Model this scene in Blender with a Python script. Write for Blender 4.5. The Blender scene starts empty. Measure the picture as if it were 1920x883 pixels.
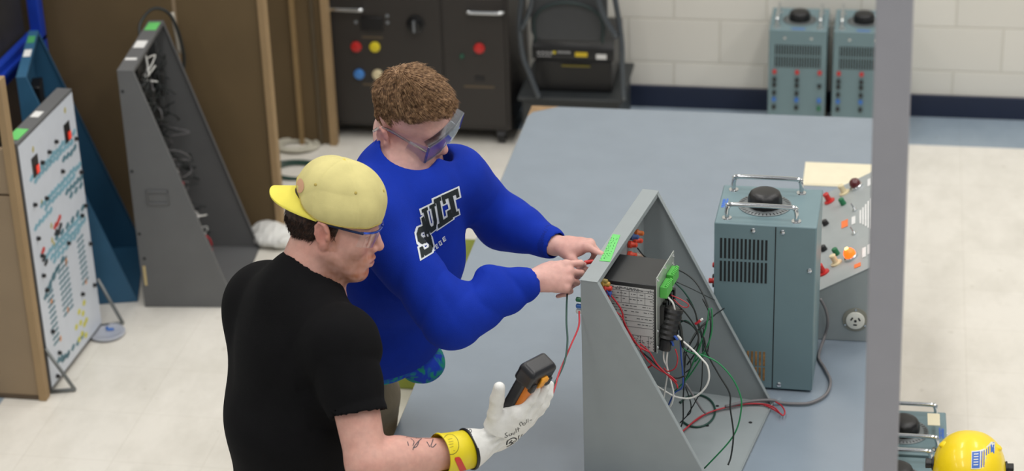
import bpy, bmesh, math, random
import numpy as np
from mathutils import Vector, Matrix, noise
from mathutils.bvhtree import BVHTree
S = bpy.context.scene
C = bpy.context.collection
rad = math.radians
# ------------------------------------------------------------------ camera
F_PX, PITCH, ROLL, YAW, CAMZ = 4120.0, rad(25.9), rad(2.03), rad(10.63), 3.75
FW = Vector((-math.sin(YAW)*math.cos(PITCH), math.cos(YAW)*math.cos(PITCH), -math.sin(PITCH)))
r0 = Vector((math.cos(YAW), math.sin(YAW), 0)); u0 = r0.cross(FW)
RT = r0*math.cos(ROLL) - u0*math.sin(ROLL); UP = r0*math.sin(ROLL) + u0*math.cos(ROLL)
CAM = Vector((0, 0, CAMZ))
cd = bpy.data.cameras.new('camera'); cam = bpy.data.objects.new('camera', cd); C.objects.link(cam)
M3 = Matrix((RT, UP, -FW)).transposed()
cam.matrix_world = Matrix.Translation(CAM) @ M3.to_4x4()
cd.sensor_width = 36; cd.lens = 36*F_PX/1920; cd.clip_start = .1; cd.clip_end = 100
cd.dof.use_dof = True; cd.dof.focus_distance = 5.25; cd.dof.aperture_fstop = 3.3
S.camera = cam
# ------------------------------------------------------------------ light
w = bpy.data.worlds.new('world'); S.world = w; w.use_nodes = True
w.node_tree.nodes['Background'].inputs[0].default_value = (.88, .90, .92, 1)
w.node_tree.nodes['Background'].inputs[1].default_value = .33
S.view_settings.view_transform = 'Standard'; S.view_settings.look = 'None'
S.view_settings.gamma = 1; S.view_settings.use_curve_mapping = False; S.view_settings.exposure = 0.0
def area(x, y, z, sx, sy, e, col=(1, .97, .93), tgt=None):
    l = bpy.data.lights.new('ceiling_light', 'AREA'); l.shape = 'RECTANGLE'; l.size = sx; l.size_y = sy
    l.energy = e; l.color = col
    o = bpy.data.objects.new('ceiling_light', l); o.location = (x, y, z); C.objects.link(o)
    if tgt: o.rotation_euler = (Vector(tgt)-Vector((x, y, z))).to_track_quat('-Z', 'Y').to_euler()
    return o
for lx in (-4.6, -1.6, 1.4, 4.4):
    for ly in (1.2, 4.6, 8.0):
        area(lx, ly, 6.0, .6, 2.4, (62 if ly > 1 else 36)*(.55 if lx < -4 else 1))
# ------------------------------------------------------------------ helpers
def ray(x, y): return FW + RT*((x-960)/F_PX) - UP*((y-441.5)/F_PX)
def atd(x, y, d): return CAM + ray(x, y)*d                       # point at camera depth d
def onz(x, y, z): r = ray(x, y); return CAM + r*((z-CAMZ)/r.z)
def ony(x, y, Y): r = ray(x, y); return CAM + r*(Y/r.y)
def onpl(x, y, P, N): r = ray(x, y); return CAM + r*((Vector(P)-CAM).dot(N)/r.dot(N))
def srgb(h):
    if isinstance(h, str):
        c = [int(h[i:i+2], 16)/255 for i in (0, 2, 4)]
    else: c = [v/255 for v in h]
    return tuple(v/12.92 if v <= .04045 else ((v+.055)/1.055)**2.4 for v in c)
MATS = {}
def mat(name, col, rough=.5, metal=0, var=.06, scale=20, bump=0, bscale=200, emit=0, spec=.5, sheen=0, sss=0, attr=None, alpha=1, coat=0):
    if name in MATS: return MATS[name]
    m = bpy.data.materials.new(name); m.use_nodes = True; nt = m.node_tree; n = nt.nodes; L = nt.links
    b = n['Principled BSDF']; c = srgb(col)
    tc = n.new('ShaderNodeTexCoord')
    nz = n.new('ShaderNodeTexNoise'); nz.inputs['Scale'].default_value = scale; nz.inputs['Detail'].default_value = 5
    L.new(tc.outputs['Object'], nz.inputs['Vector'])
    rp = n.new('ShaderNodeMapRange'); rp.inputs['From Min'].default_value = .3; rp.inputs['From Max'].default_value = .7
    rp.inputs['To Min'].default_value = 1-var; rp.inputs['To Max'].default_value = 1+var
    L.new(nz.outputs['Fac'], rp.inputs['Value'])
    mx = n.new('ShaderNodeVectorMath'); mx.operation = 'SCALE'
    if attr:
        at = n.new('ShaderNodeAttribute'); at.attribute_name = attr; L.new(at.outputs['Color'], mx.inputs[0])
    else: mx.inputs[0].default_value = c
    L.new(rp.outputs[0], mx.inputs['Scale']); L.new(mx.outputs[0], b.inputs['Base Color'])
    b.inputs['Roughness'].default_value = rough; b.inputs['Metallic'].default_value = metal
    b.inputs['Specular IOR Level'].default_value = spec
    if sheen: b.inputs['Sheen Weight'].default_value = sheen; b.inputs['Sheen Roughness'].default_value = .6; b.inputs['Sheen Tint'].default_value = (*c, 1)
    if sss:
        b.inputs['Subsurface Weight'].default_value = sss; b.inputs['Subsurface Radius'].default_value = (.012, .004, .002); b.inputs['Subsurface Scale'].default_value = 1
    if coat: b.inputs['Coat Weight'].default_value = coat
    if emit: b.inputs['Emission Color'].default_value = (*c, 1); b.inputs['Emission Strength'].default_value = emit
    if bump:
        n2 = n.new('ShaderNodeTexNoise'); n2.inputs['Scale'].default_value = bscale; n2.inputs['Detail'].default_value = 3
        L.new(tc.outputs['Object'], n2.inputs['Vector'])
        bp = n.new('ShaderNodeBump'); bp.inputs['Strength'].default_value = bump; bp.inputs['Distance'].default_value = .002
        L.new(n2.outputs['Fac'], bp.inputs['Height']); L.new(bp.outputs[0], b.inputs['Normal'])
    MATS[name] = m; return m
def tag(o, label=None, cat=None, group=None, kind=None):
    if label: o['label'] = label
    if cat: o['category'] = cat
    if group: o['group'] = group
    if kind: o['kind'] = kind
    return o
def empty(name, loc=(0, 0, 0), rz=0, label=None, cat=None, group=None):
    o = bpy.data.objects.new(name, None); o.location = loc; o.rotation_euler = (0, 0, rz); C.objects.link(o)
    o.empty_display_size = .05
    return tag(o, label, cat, group)
class MB:
    """collects shapes, builds ONE mesh object"""
    def __init__(s, Mx=None): s.v = []; s.f = []; s.mi = []; s.cur = 0; s.M = Mx or Matrix()
    def add(s, vs, fs):
        b = len(s.v); s.v += [tuple(s.M @ Vector(v)) for v in vs]
        s.f += [tuple(i+b for i in f) for f in fs]; s.mi += [s.cur]*len(fs); return s
    def box(s, a, b, rot=None, piv=None):
        x0, y0, z0 = a; x1, y1, z1 = b
        vs = [Vector(p) for p in ((x0,y0,z0),(x1,y0,z0),(x1,y1,z0),(x0,y1,z0),(x0,y0,z1),(x1,y0,z1),(x1,y1,z1),(x0,y1,z1))]
        if rot is not None:
            pv = Vector(piv if piv is not None else [(a[i]+b[i])/2 for i in range(3)])
            vs = [pv + rot @ (v-pv) for v in vs]
        return s.add(vs, [(0,3,2,1),(4,5,6,7),(0,1,5,4),(1,2,6,5),(2,3,7,6),(3,0,4,7)])
    def prism(s, pts, ex):
        """polygon pts extruded by vector ex"""
        ex = Vector(ex); n = len(pts); P = [Vector(p) for p in pts]
        return s.add(P+[p+ex for p in P], [tuple(range(n-1, -1, -1)), tuple(range(n, 2*n))]+[(i, (i+1) % n, n+(i+1) % n, n+i) for i in range(n)])
    def tube(s, pts, r, seg=8, cap=True):
        P = [Vector(p) for p in pts]; n = len(P); vs = []; fs = []
        rs = r if isinstance(r, (list, tuple)) else [r]*n
        t0 = (P[1]-P[0]).normalized(); a = t0.orthogonal().normalized()
        for i in range(n):
            t = (P[min(i+1, n-1)]-P[max(i-1, 0)]).normalized()
            a = (a - t*a.dot(t)).normalized(); b = t.cross(a)
            for k in range(seg):
                g = 2*math.pi*k/seg; vs.append(P[i]+(a*math.cos(g)+b*math.sin(g))*rs[i])
        for i in range(n-1):
            for k in range(seg):
                k2 = (k+1) % seg; fs.append((i*seg+k, i*seg+k2, (i+1)*seg+k2, (i+1)*seg+k))
        if cap: fs += [tuple(range(seg-1, -1, -1)), tuple((n-1)*seg+k for k in range(seg))]
        return s.add(vs, fs)
    def cyl(s, a, b, r, seg=16, r2=None): return s.tube([a, b], [r, r if r2 is None else r2], seg)
    def lathe(s, o, ax, prof, seg=24, cap=True):
        """prof = [(along axis, radius)]"""
        o = Vector(o); ax = Vector(ax).normalized(); a = ax.orthogonal().normalized(); b = ax.cross(a); vs = []; fs = []
        for h, r in prof:
            for k in range(seg):
                g = 2*math.pi*k/seg; vs.append(o+ax*h+(a*math.cos(g)+b*math.sin(g))*r)
        for i in range(len(prof)-1):
            for k in range(seg):
                k2 = (k+1) % seg; fs.append((i*seg+k, i*seg+k2, (i+1)*seg+k2, (i+1)*seg+k))
        if cap: fs += [tuple(range(seg-1, -1, -1)), tuple((len(prof)-1)*seg+k for k in range(seg))]
        return s.add(vs, fs)
    def build(s, name, m, parent=None, smooth=False, bevel=0, bseg=2, label=None):
        me = bpy.data.meshes.new(name); me.from_pydata(s.v, [], s.f); me.update()
        ms = m if isinstance(m, (list, tuple)) else [m]
        for q in ms: me.materials.append(q)
        if len(ms) > 1:
            me.polygons.foreach_set('material_index', s.mi)
        bm = bmesh.new(); bm.from_mesh(me); bmesh.ops.recalc_face_normals(bm, faces=bm.faces); bm.to_mesh(me); bm.free()
        o = bpy.data.objects.new(name, me); C.objects.link(o)
        if parent: o.parent = parent
        if smooth:
            me.polygons.foreach_set('use_smooth', [True]*len(me.polygons))
            if smooth == 'auto':
                me.set_sharp_from_angle(angle=rad(40))
        if bevel:
            bv = o.modifiers.new('bevel', 'BEVEL'); bv.width = bevel; bv.segments = bseg; bv.limit_method = 'ANGLE'; bv.angle_limit = rad(40)
            me.polygons.foreach_set('use_smooth', [True]*len(me.polygons)); me.set_sharp_from_angle(angle=rad(60))
        if label: o['label'] = label
        return o
def spline(pts, n=6):
    """Catmull-Rom through pts"""
    P = [Vector(p) for p in pts]; P = [P[0]*2-P[1]]+P+[P[-1]*2-P[-2]]; out = []
    for i in range(1, len(P)-2):
        for k in range(n):
            t = k/n; a, b, c, d = P[i-1:i+3]
            out.append(.5*((2*b)+(c-a)*t+(2*a-5*b+4*c-d)*t*t+(3*b-a-3*c+d)*t**3))
    out.append(P[-2]); return out
def struct(name, mb, m, bevel=0, smooth=False): return tag(mb.build(name, m, bevel=bevel, smooth=smooth), kind='structure')
def copy_tree(o, parent=None):
    c = o.copy(); C.objects.link(c)
    if parent: c.parent = parent
    for ch in list(o.children): copy_tree(ch, c)
    return c
# ------------------------------------------------------------------ implicit surface engine
A = lambda v: np.array(v, dtype=np.float32)
class Cone:
    def __init__(s, a, b, ra, rb): s.a = A(a); s.b = A(b); s.ra = ra; s.rb = rb; s.c = (s.a+s.b)/2; s.R = np.linalg.norm(s.b-s.a)/2+max(ra, rb)
    def d(s, p):
        ba = s.b-s.a; pa = p-s.a; h = np.clip((pa@ba)/(ba@ba+1e-12), 0, 1)
        return np.linalg.norm(pa-h[:, None]*ba, axis=1)-(s.ra+(s.rb-s.ra)*h)
class Ell:
    """ellipsoid; ax = 3 unit axes (rows)"""
    def __init__(s, c, r, ax=None): s.c = A(c); s.r = A(r); s.ax = A(ax) if ax is not None else np.eye(3, dtype=np.float32); s.R = float(max(r))
    def d(s, p):
        q = (p-s.c)@s.ax.T; k0 = np.linalg.norm(q/s.r, axis=1); k1 = np.linalg.norm(q/(s.r*s.r), axis=1)+1e-9
        return k0*(k0-1)/k1
class ECone:
    """tapered limb of elliptic section: a->b, section axes u (ru) and v (rv) at each end"""
    def __init__(s, a, b, u, ra, rb):
        s.a = A(a); s.b = A(b); ba = s.b-s.a; s.L = np.linalg.norm(ba); s.w = ba/s.L; u = A(u); u = u-s.w*(u@s.w); s.u = u/np.linalg.norm(u); s.v = np.cross(s.w, s.u)
        s.ra = ra; s.rb = rb; s.c = (s.a+s.b)/2; s.R = s.L/2+max(max(ra), max(rb))
    def d(s, p):
        q = p-s.a; z = q@s.w; t = np.clip(z/s.L, 0, 1); x = q@s.u; y = q@s.v
        ru = s.ra[0]+(s.rb[0]-s.ra[0])*t; rv = s.ra[1]+(s.rb[1]-s.ra[1])*t; m = np.minimum(ru, rv)
        dz = (z-t*s.L)/m
        k0 = np.sqrt((x/ru)**2+(y/rv)**2+dz*dz); k1 = np.sqrt((x/ru**2)**2+(y/rv**2)**2+(dz/m)**2)+1e-9
        return k0*(k0-1)/k1
class Box:
    def __init__(s, c, h, ax=None, r=.004): s.c = A(c); s.h = A(h)-r; s.r = r; s.ax = A(ax) if ax is not None else np.eye(3, dtype=np.float32); s.R = float(np.linalg.norm(h))
    def d(s, p):
        q = np.abs((p-s.c)@s.ax.T)-s.h
        return np.linalg.norm(np.maximum(q, 0), axis=1)+np.minimum(q.max(1), 0)-s.r
def evalsdf(ops, p, near=None):
    d = np.full(len(p), 1.0, np.float32)
    for op, pr, k in (near or ops):
        if op == 'f': d = pr(p, d); continue
        e = pr.d(p)
        if op == '+':
            h = np.maximum(k-np.abs(d-e), 0)/max(k, 1e-6); d = np.minimum(d, e)-h*h*k*.25
        elif op == '-':
            e = -e; h = np.maximum(k-np.abs(d-e), 0)/max(k, 1e-6); d = np.maximum(d, e)+h*h*k*.25
        elif op == '&':
            h = np.maximum(k-np.abs(d-e), 0)/max(k, 1e-6); d = np.maximum(d, e)+h*h*k*.25
    return d
def sdfmesh(ops, vox, lo, hi):
    lo = A(lo); hi = A(hi); B = 12
    nb = np.ceil((hi-lo)/vox/B).astype(int); n = nb*B+1
    G = np.full(n, 1.0, np.float32)
    ii = np.stack(np.meshgrid(*[np.arange(k) for k in nb], indexing='ij'), -1).reshape(-1, 3)
    cen = lo+(ii*B+B/2)*vox; br = B*vox*.5*1.7321
    dc = evalsdf(ops, cen.astype(np.float32)); act = np.abs(dc) < br*1.25+.01
    loc = np.stack(np.meshgrid(*[np.arange(B+1)]*3, indexing='ij'), -1).reshape(-1, 3).astype(np.float32)
    for i in np.flatnonzero(~act):
        a = ii[i]*B
        if dc[i] < 0: G[a[0]:a[0]+B+1, a[1]:a[1]+B+1, a[2]:a[2]+B+1] = -1
    for i in np.flatnonzero(act):
        a = ii[i]*B; p = lo+(loc+a)*vox; c = cen[i]
        near = [o for o in ops if o[0] == 'f' or o[0] == '&' or np.linalg.norm(o[1].c-c) < o[1].R+br+o[2]+.03]
        if not near: continue
        G[a[0]:a[0]+B+1, a[1]:a[1]+B+1, a[2]:a[2]+B+1] = evalsdf(ops, p.astype(np.float32), near).reshape(B+1, B+1, B+1)
    I = (G < 0); cnt = np.zeros(np.array(n)-1, np.int8)
    offs = [(x, y, z) for x in (0, 1) for y in (0, 1) for z in (0, 1)]
    for x, y, z in offs: cnt += I[x:n[0]-1+x, y:n[1]-1+y, z:n[2]-1+z]
    cells = np.argwhere((cnt > 0) & (cnt < 8)); del cnt
    idx = np.full(np.array(n)-1, -1, np.int32); idx[tuple(cells.T)] = np.arange(len(cells))
    val = {o: G[cells[:, 0]+o[0], cells[:, 1]+o[1], cells[:, 2]+o[2]] for o in offs}
    acc = np.zeros((len(cells), 3)); ct = np.zeros(len(cells))
    for o in offs:
        for ax in range(3):
            if o[ax]: continue
            q = list(o); q[ax] = 1; q = tuple(q); a, b = val[o], val[q]; cr = (a < 0) != (b < 0)
            t = np.where(cr, a/np.where(cr, a-b, 1), 0)
            pt = np.zeros((len(cells), 3)); pt[:] = o; pt[:, ax] = t
            acc[cr] += pt[cr]; ct[cr] += 1
    V = lo+(cells+acc/ct[:, None])*vox
    Fs = []
    for ax in range(3):
        u, v = (ax+1) % 3, (ax+2) % 3
        s0 = [slice(None)]*3; s1 = [slice(None)]*3; s0[ax] = slice(0, n[ax]-1); s1[ax] = slice(1, n[ax])
        I0, I1 = I[tuple(s0)], I[tuple(s1)]; e = np.argwhere(I0 != I1)
        e = e[(e[:, u] > 0) & (e[:, v] > 0) & (e[:, u] < n[u]-1) & (e[:, v] < n[v]-1)]
        fl = I0[tuple(e.T)]
        def g(du, dv):
            q = e.copy(); q[:, u] -= du; q[:, v] -= dv; return idx[tuple(q.T)]
        q = np.stack([g(1, 1), g(0, 1), g(0, 0), g(1, 0)], 1); q[~fl] = q[~fl][:, ::-1]; Fs.append(q)
    Fq = np.concatenate(Fs); Fq = Fq[(Fq >= 0).all(1)]
    return V, Fq
def npobj(name, V, Fq, m, parent=None, smooth=True, label=None):
    me = bpy.data.meshes.new(name); me.vertices.add(len(V)); me.vertices.foreach_set('co', np.asarray(V, np.float32).ravel())
    me.loops.add(Fq.size); me.loops.foreach_set('vertex_index', Fq.astype(np.int32).ravel())
    me.polygons.add(len(Fq)); me.polygons.foreach_set('loop_start', np.arange(0, Fq.size, Fq.shape[1], dtype=np.int32))
    me.update(calc_edges=True); me.validate()
    if smooth: me.polygons.foreach_set('use_smooth', np.ones(len(me.polygons), bool))
    for q in (m if isinstance(m, (list, tuple)) else [m]): me.materials.append(q)
    o = bpy.data.objects.new(name, me); C.objects.link(o)
    if parent: o.parent = parent
    if label: o['label'] = label
    return o
def setcol(o, col, name='skin'):
    a = o.data.attributes.new(name, 'FLOAT_COLOR', 'POINT'); a.data.foreach_set('color', np.concatenate([col, np.ones((len(col), 1))], 1).astype(np.float32).ravel())
def sm(x, a, b): t = np.clip((x-a)/(b-a), 0, 1); return t*t*(3-2*t)
rngs = np.random.default_rng(5)
def wavy(p, sc, seed, n=5):
    """cheap smooth noise, about -1..1"""
    r = np.random.default_rng(seed); out = np.zeros(len(p), np.float32)
    for i in range(n):
        k = r.normal(size=3); k = k/np.linalg.norm(k)*sc*(.6+.8*r.random()); k2 = r.normal(size=3)*sc*.5
        out += np.sin(p@k.astype(np.float32)+r.random()*6.28+1.3*np.sin(p@k2.astype(np.float32)+r.random()*6.28))
    return out/n*1.4
def wp(o):
    """part modelled in world coordinates under an unrotated Empty"""
    o.location = -o.parent.location; return o
def bmat(name, col, rough=.5, **k): return mat(name, col, rough, **k)
# ================================================================== SETTING
def floor_mat(name, c1, c2, rough):
    m = bpy.data.materials.new(name); m.use_nodes = True; nt = m.node_tree; n = nt.nodes; L = nt.links; b = n['Principled BSDF']
    tc = n.new('ShaderNodeTexCoord'); mp = n.new('ShaderNodeMapping'); L.new(tc.outputs['Object'], mp.inputs[0]); mp.inputs['Scale'].default_value = (1, .55, 1)
    nz = n.new('ShaderNodeTexNoise'); nz.inputs['Scale'].default_value = 5; nz.inputs['Detail'].default_value = 10; nz.inputs['Roughness'].default_value = .68; L.new(mp.outputs[0], nz.inputs[0])
    cr = n.new('ShaderNodeValToRGB'); cr.color_ramp.elements[0].position = .3; cr.color_ramp.elements[0].color = (*srgb(c1), 1)
    cr.color_ramp.elements[1].position = .58; cr.color_ramp.elements[1].color = (*srgb(c2), 1); L.new(nz.outputs[0], cr.inputs[0])
    vn = n.new('ShaderNodeTexNoise'); vn.inputs['Scale'].default_value = 22; L.new(tc.outputs['Object'], vn.inputs[0])
    r2 = n.new('ShaderNodeValToRGB'); r2.color_ramp.elements[0].position = .24; r2.color_ramp.elements[0].color = (.72, .70, .66, 1); r2.color_ramp.elements[1].position = .31; r2.color_ramp.elements[1].color = (1, 1, 1, 1); L.new(vn.outputs[0], r2.inputs[0])
    mm = n.new('ShaderNodeMixRGB'); mm.blend_type = 'MULTIPLY'; mm.inputs[0].default_value = .5; L.new(cr.outputs[0], mm.inputs[1]); L.new(r2.outputs[0], mm.inputs[2])
    bt = n.new('ShaderNodeTexBrick'); bt.offset = 0; bt.inputs['Scale'].default_value = 1; bt.inputs['Brick Width'].default_value = .305; bt.inputs['Row Height'].default_value = .305; bt.inputs['Mortar Size'].default_value = .0012
    bt.inputs['Color1'].default_value = (1, 1, 1, 1); bt.inputs['Color2'].default_value = (.985, .985, .98, 1); bt.inputs['Mortar'].default_value = (.86, .85, .83, 1); L.new(tc.outputs['Object'], bt.inputs[0])
    m2 = n.new('ShaderNodeMixRGB'); m2.blend_type = 'MULTIPLY'; m2.inputs[0].default_value = 1; L.new(mm.outputs[0], m2.inputs[1]); L.new(bt.outputs[0], m2.inputs[2])
    L.new(m2.outputs[0], b.inputs['Base Color']); b.inputs['Roughness'].default_value = rough; return m
def wall_mat():
    m = bpy.data.materials.new('painted_block'); m.use_nodes = True; nt = m.node_tree; n = nt.nodes; L = nt.links; b = n['Principled BSDF']
    tc = n.new('ShaderNodeTexCoord'); sx = n.new('ShaderNodeSeparateXYZ'); L.new(tc.outputs['Object'], sx.inputs[0])
    ad = n.new('ShaderNodeMath'); ad.operation = 'ADD'; ad.inputs[1].default_value = 40-.067; L.new(sx.outputs[0], ad.inputs[0])
    az = n.new('ShaderNodeMath'); az.operation = 'ADD'; az.inputs[1].default_value = 4-.009; L.new(sx.outputs[2], az.inputs[0])
    cb = n.new('ShaderNodeCombineXYZ'); L.new(ad.outputs[0], cb.inputs[0]); L.new(az.outputs[0], cb.inputs[1])
    bt = n.new('ShaderNodeTexBrick'); bt.offset = .5; bt.inputs['Scale'].default_value = 1; bt.inputs['Brick Width'].default_value = .4; bt.inputs['Row Height'].default_value = .2; bt.inputs['Mortar Size'].default_value = .005; bt.inputs['Mortar Smooth'].default_value = .6
    bt.inputs['Color1'].default_value = (*srgb('e2dfd6'), 1); bt.inputs['Color2'].default_value = (*srgb('dddad1'), 1); bt.inputs['Mortar'].default_value = (*srgb('d6d2c6'), 1); L.new(cb.outputs[0], bt.inputs[0])
    L.new(bt.outputs[0], b.inputs['Base Color']); b.inputs['Roughness'].default_value = .55
    bp = n.new('ShaderNodeBump'); bp.inputs['Strength'].default_value = .6; bp.inputs['Distance'].default_value = .004; bp.invert = True
    L.new(bt.outputs['Fac'], bp.inputs['Height']); L.new(bp.outputs[0], b.inputs['Normal']); return m
cream = floor_mat('vinyl_cream', 'd6d2c8', 'e6e2d9', .32); bluev = floor_mat('vinyl_blue', '8493a1', '93a1ad', .32)
fl = MB()
fl.cur = 0; fl.add([(-2.95, -1, 0), (6, -1, 0), (6, 8.63, 0), (-2.95, 8.63, 0)], [(0, 1, 2, 3)])
fl.cur = 1; fl.add([(-7, -1, 0), (-2.95, -1, 0), (-2.95, 8.63, 0), (-7, 8.63, 0)], [(0, 1, 2, 3)])
fl.add([(-7, 8.63, 0), (6, 8.63, 0), (6, 8.95, 0), (-7, 8.95, 0)], [(0, 1, 2, 3)])
struct('floor', fl, [cream, bluev])
struct('wall_back', MB().box((-7, 8.95, 0), (6, 9.1, 6.4)), wall_mat())
struct('wall_left', MB().box((-7.15, -1, 0), (-7, 9.1, 6.4)), wall_mat())
struct('baseboard_back', MB().box((-7, 8.935, 0), (6, 8.95, .1)), mat('navy_vinyl', (26, 36, 60), .45, var=.03), bevel=.002)
# foreground post
grey_paint = mat('post_paint', (156, 156, 162), .5, var=.02)
pl = MB().prism([(.0095, 3.375, 0), (.0695, 3.375, 0), (.0695, 3.445, 0), (.0095, 3.445, 0)], (-.0913, 0, 6.3)); struct('trim_1', pl, grey_paint, bevel=.004)
# ================================================================== TABLE
lam = mat('blue_grey_laminate', (130, 142, 154), .24, spec=.9, var=.035, scale=9, bump=.05, bscale=400)
wood = mat('birch_edge', (176, 148, 100), .6, var=.12, scale=40)
steel_grey = mat('grey_steel', (120, 124, 128), .45, var=.04)
tb = empty('workbench', (-.61, 5.8, 0), 0, 'large blue-grey laminate workbench with a bare birch edge', 'table')
wp(MB().box((-1.247, 4.503, .747), (.017, 7.117, .751)).build('laminate_surface', lam, tb))
wp(MB().box((-1.25, 4.5, .712), (.02, 7.12, .7469)).build('plywood_top', wood, tb, bevel=.002, label='bare birch plywood edge of the bench top'))
# chipped far-left corner
wp(MB().prism([(-1.2475, 7.118, .7510), (-1.2475, 7.02, .7510), (-1.235, 7.06, .7510), (-1.19, 7.09, .7510), (-1.15, 7.118, .7510)], (0, 0, .0003)).build('chipped_corner', mat('chip_wood', (150, 122, 88), .7, var=.2), tb, label='chipped brown corner with the laminate worn off'))
wp(MB().box((-1.15, 4.6, .63), (-.08, 4.64, .712)).box((-1.15, 7.0, .63), (-.08, 7.04, .712)).box((-1.15, 4.64, .63), (-1.12, 7.0, .712)).box((-.11, 4.64, .63), (-.08, 7.0, .712)).build('apron', steel_grey, tb, bevel=.002))
for lx in (-1.15, -.14):
    for ly in (4.6, 6.98):
        wp(MB().box((lx, ly, 0), (lx+.06, ly+.06, .63)).build('leg', steel_grey, tb, bevel=.003))
# ================================================================== VARIAC POWER SUPPLIES
teal = mat('teal_enamel', (108, 132, 138), .42, var=.03, scale=12)
chrome = mat('chrome', (215, 218, 220), .14, metal=1, var=.01)
blackp = mat('black_plastic', (20, 20, 22), .38, var=.03)
darkslot = mat('slot_dark', (22, 26, 28), .7)
coppr = mat('winding_tan', (148, 112, 70), .5, var=.35, scale=90)
redp = mat('red_plastic', (188, 40, 38), .35); bluep = mat('blue_plastic', (50, 110, 190), .35); greenp = mat('green_plastic', (30, 110, 70), .35)
whitep = mat('white_plastic', (220, 220, 212), .4); creamp = mat('cream_plastic', (222, 208, 170), .4); yelp = mat('yellow_plastic', (214, 196, 40), .4)
bluel = mat('blue_label', (60, 106, 190), .5)
def make_variac(label, group=None, tagcard=False):
    """front = -Y, width .24 (X), depth .268 (Y), height .508"""
    t = empty('variac', (0, 0, 0), 0, label, 'power supply', group)
    W, D, H = .12, .134, .496
    MB().box((-W, -D, .006), (W, D, H)).build('case', teal, t, bevel=.004)
    s = MB()
    for sx in (-1, 1):
        s.box((sx*W-.0009, .026, .008), (sx*W+.0009, .0285, H-.004))
    s.build('panel_seam', darkslot, t)
    for k, (z0, z1, m) in enumerate(((.393, .452, darkslot), (.325, .385, darkslot), (.075, .118, coppr), (.03, .07, coppr))):
        for sx in (-1, 1):
            v = MB()
            for q in range(12):
                y = -.118+q*.0108; v.box((sx*W-.001, y, z0), (sx*W+.001, y+.0056, z1))
            v.build('vent', m, t)
    for (z0, z1, m) in ((.385, .43, darkslot), (.33, .378, darkslot), (.02, .075, coppr)):
        v = MB()
        for q in range(18):
            x = -.094+q*.0108; v.box((x, -D-.001, z0), (x+.006, -D+.001, z1))
        v.build('vent', m, t)
    for j, x in enumerate((-.094, 0, .094)):
        for z, m in ((.31, redp), (.275, blackp), (.25, blackp), (.215, blackp), (.185, bluep), (.15, blackp)):
            if j == 2:
                if z in (.275, .215): continue
                if z == .15: m = greenp
            MB().lathe((x, -D, z), (0, -1, 0), [(0, .009), (.004, .009), (.005, .0065), (.014, .0075), (.016, .006)], 12).build('binding_post', m, t, smooth='auto')
    for x in (-.055, .055):
        MB().lathe((x, -D, .462), (0, -1, 0), [(0, .007), (.003, .006), (.004, .002)], 10).build('screw', chrome, t, smooth='auto')
    for sx in (-1, 1):
        for (y, z) in ((-.02-.012, .478), (.045, .478), (.045, .02), (.118, .37), (-.118, .02)):
            MB().lathe((sx*W, y, z), (sx, 0, 0), [(0, .0075), (.003, .006), (.0042, .002)], 10).build('screw', chrome, t, smooth='auto')
    for sy in (-1, 1):
        x = sy*.089
        h = MB(); P = [(x, -.104, H), (x, -.104, H+.02), (x, -.100, H+.034), (x, -.088, H+.04), (x, .088-.026, H+.04), (x, .100-.026, H+.034), (x, .104-.026, H+.02), (x, .104-.026, H)]
        h.tube(spline(P, 4), .0062, 10)
        for y in (-.104, .078): h.lathe((x, y, H), (0, 0, 1), [(0, .014), (.0025, .013), (.003, .008)], 14)
        h.build('handle', chrome, t, smooth='auto')
    kn = MB(); n = 48; prof = [(.004, .045), (.018, .045), (.030, .043), (.037, .040), (.041, .034), (.043, .022), (.0435, .0)]
    vs = []; fs = []
    for h_, r in prof:
        for k in range(n):
            g = 2*math.pi*k/n; rr = r*(1+.022*math.cos(12*g)*(1 if r > .04 else 0)); vs.append((rr*math.cos(g), rr*math.sin(g)-.012, H+h_))
    for i in range(len(prof)-1):
        for k in range(n): fs.append((i*n+k, i*n+(k+1) % n, (i+1)*n+(k+1) % n, (i+1)*n+k))
    kn.add(vs, fs); kn.build('knob', blackp, t, smooth='auto')
    d = MB(); d.lathe((0, -.012, H), (0, 0, 1), [(0, .071), (.002, .071), (.0025, .07)], 48); dial = d.build('dial', mat('dial_grey', (120, 126, 128), .4, metal=.5), t, smooth='auto')
    tk = MB()
    for k in range(40):
        g = 2*math.pi*k/40; c, s_ = math.cos(g), math.sin(g)
        tk.prism([(c*.058-s_*.0012, s_*.058+c*.0012-.012, H+.0026), (c*.068-s_*.0012, s_*.068+c*.0012-.012, H+.0026), (c*.068+s_*.0012, s_*.068-c*.0012-.012, H+.0026), (c*.058+s_*.0012, s_*.058-c*.0012-.012, H+.0026)], (0, 0, .0004))
    tk.build('dial_marks', blackp, t)
    l = MB()
    for q in range(5): l.box((-.026+q*.0108, -.126, H), (-.017+q*.0108, -.119+.002*(q % 2), H+.0006))
    l.box((-.03, -.116, H), (.03, -.112, H+.0006)); l.build('lettering', bluel, t)
    for x in (-.09, .09):
        for y in (-.11, .11): MB().cyl((x, y, 0), (x, y, .0065), .011, 12).build('rubber_foot', blackp, t)
    if tagcard: MB().box((-.045, -.118+.012, H+.046), (.02, -.06, H+.0475), Matrix.Rotation(rad(14), 3, 'X')).build('paper_tag', mat('manila', (214, 206, 178), .7), t)
    return t
v0 = make_variac('teal variable transformer on the workbench beside the open wired trainer')
v0.location = (-.299, 5.318, .7505); v0.rotation_euler = (0, 0, rad(-91.2))
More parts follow.
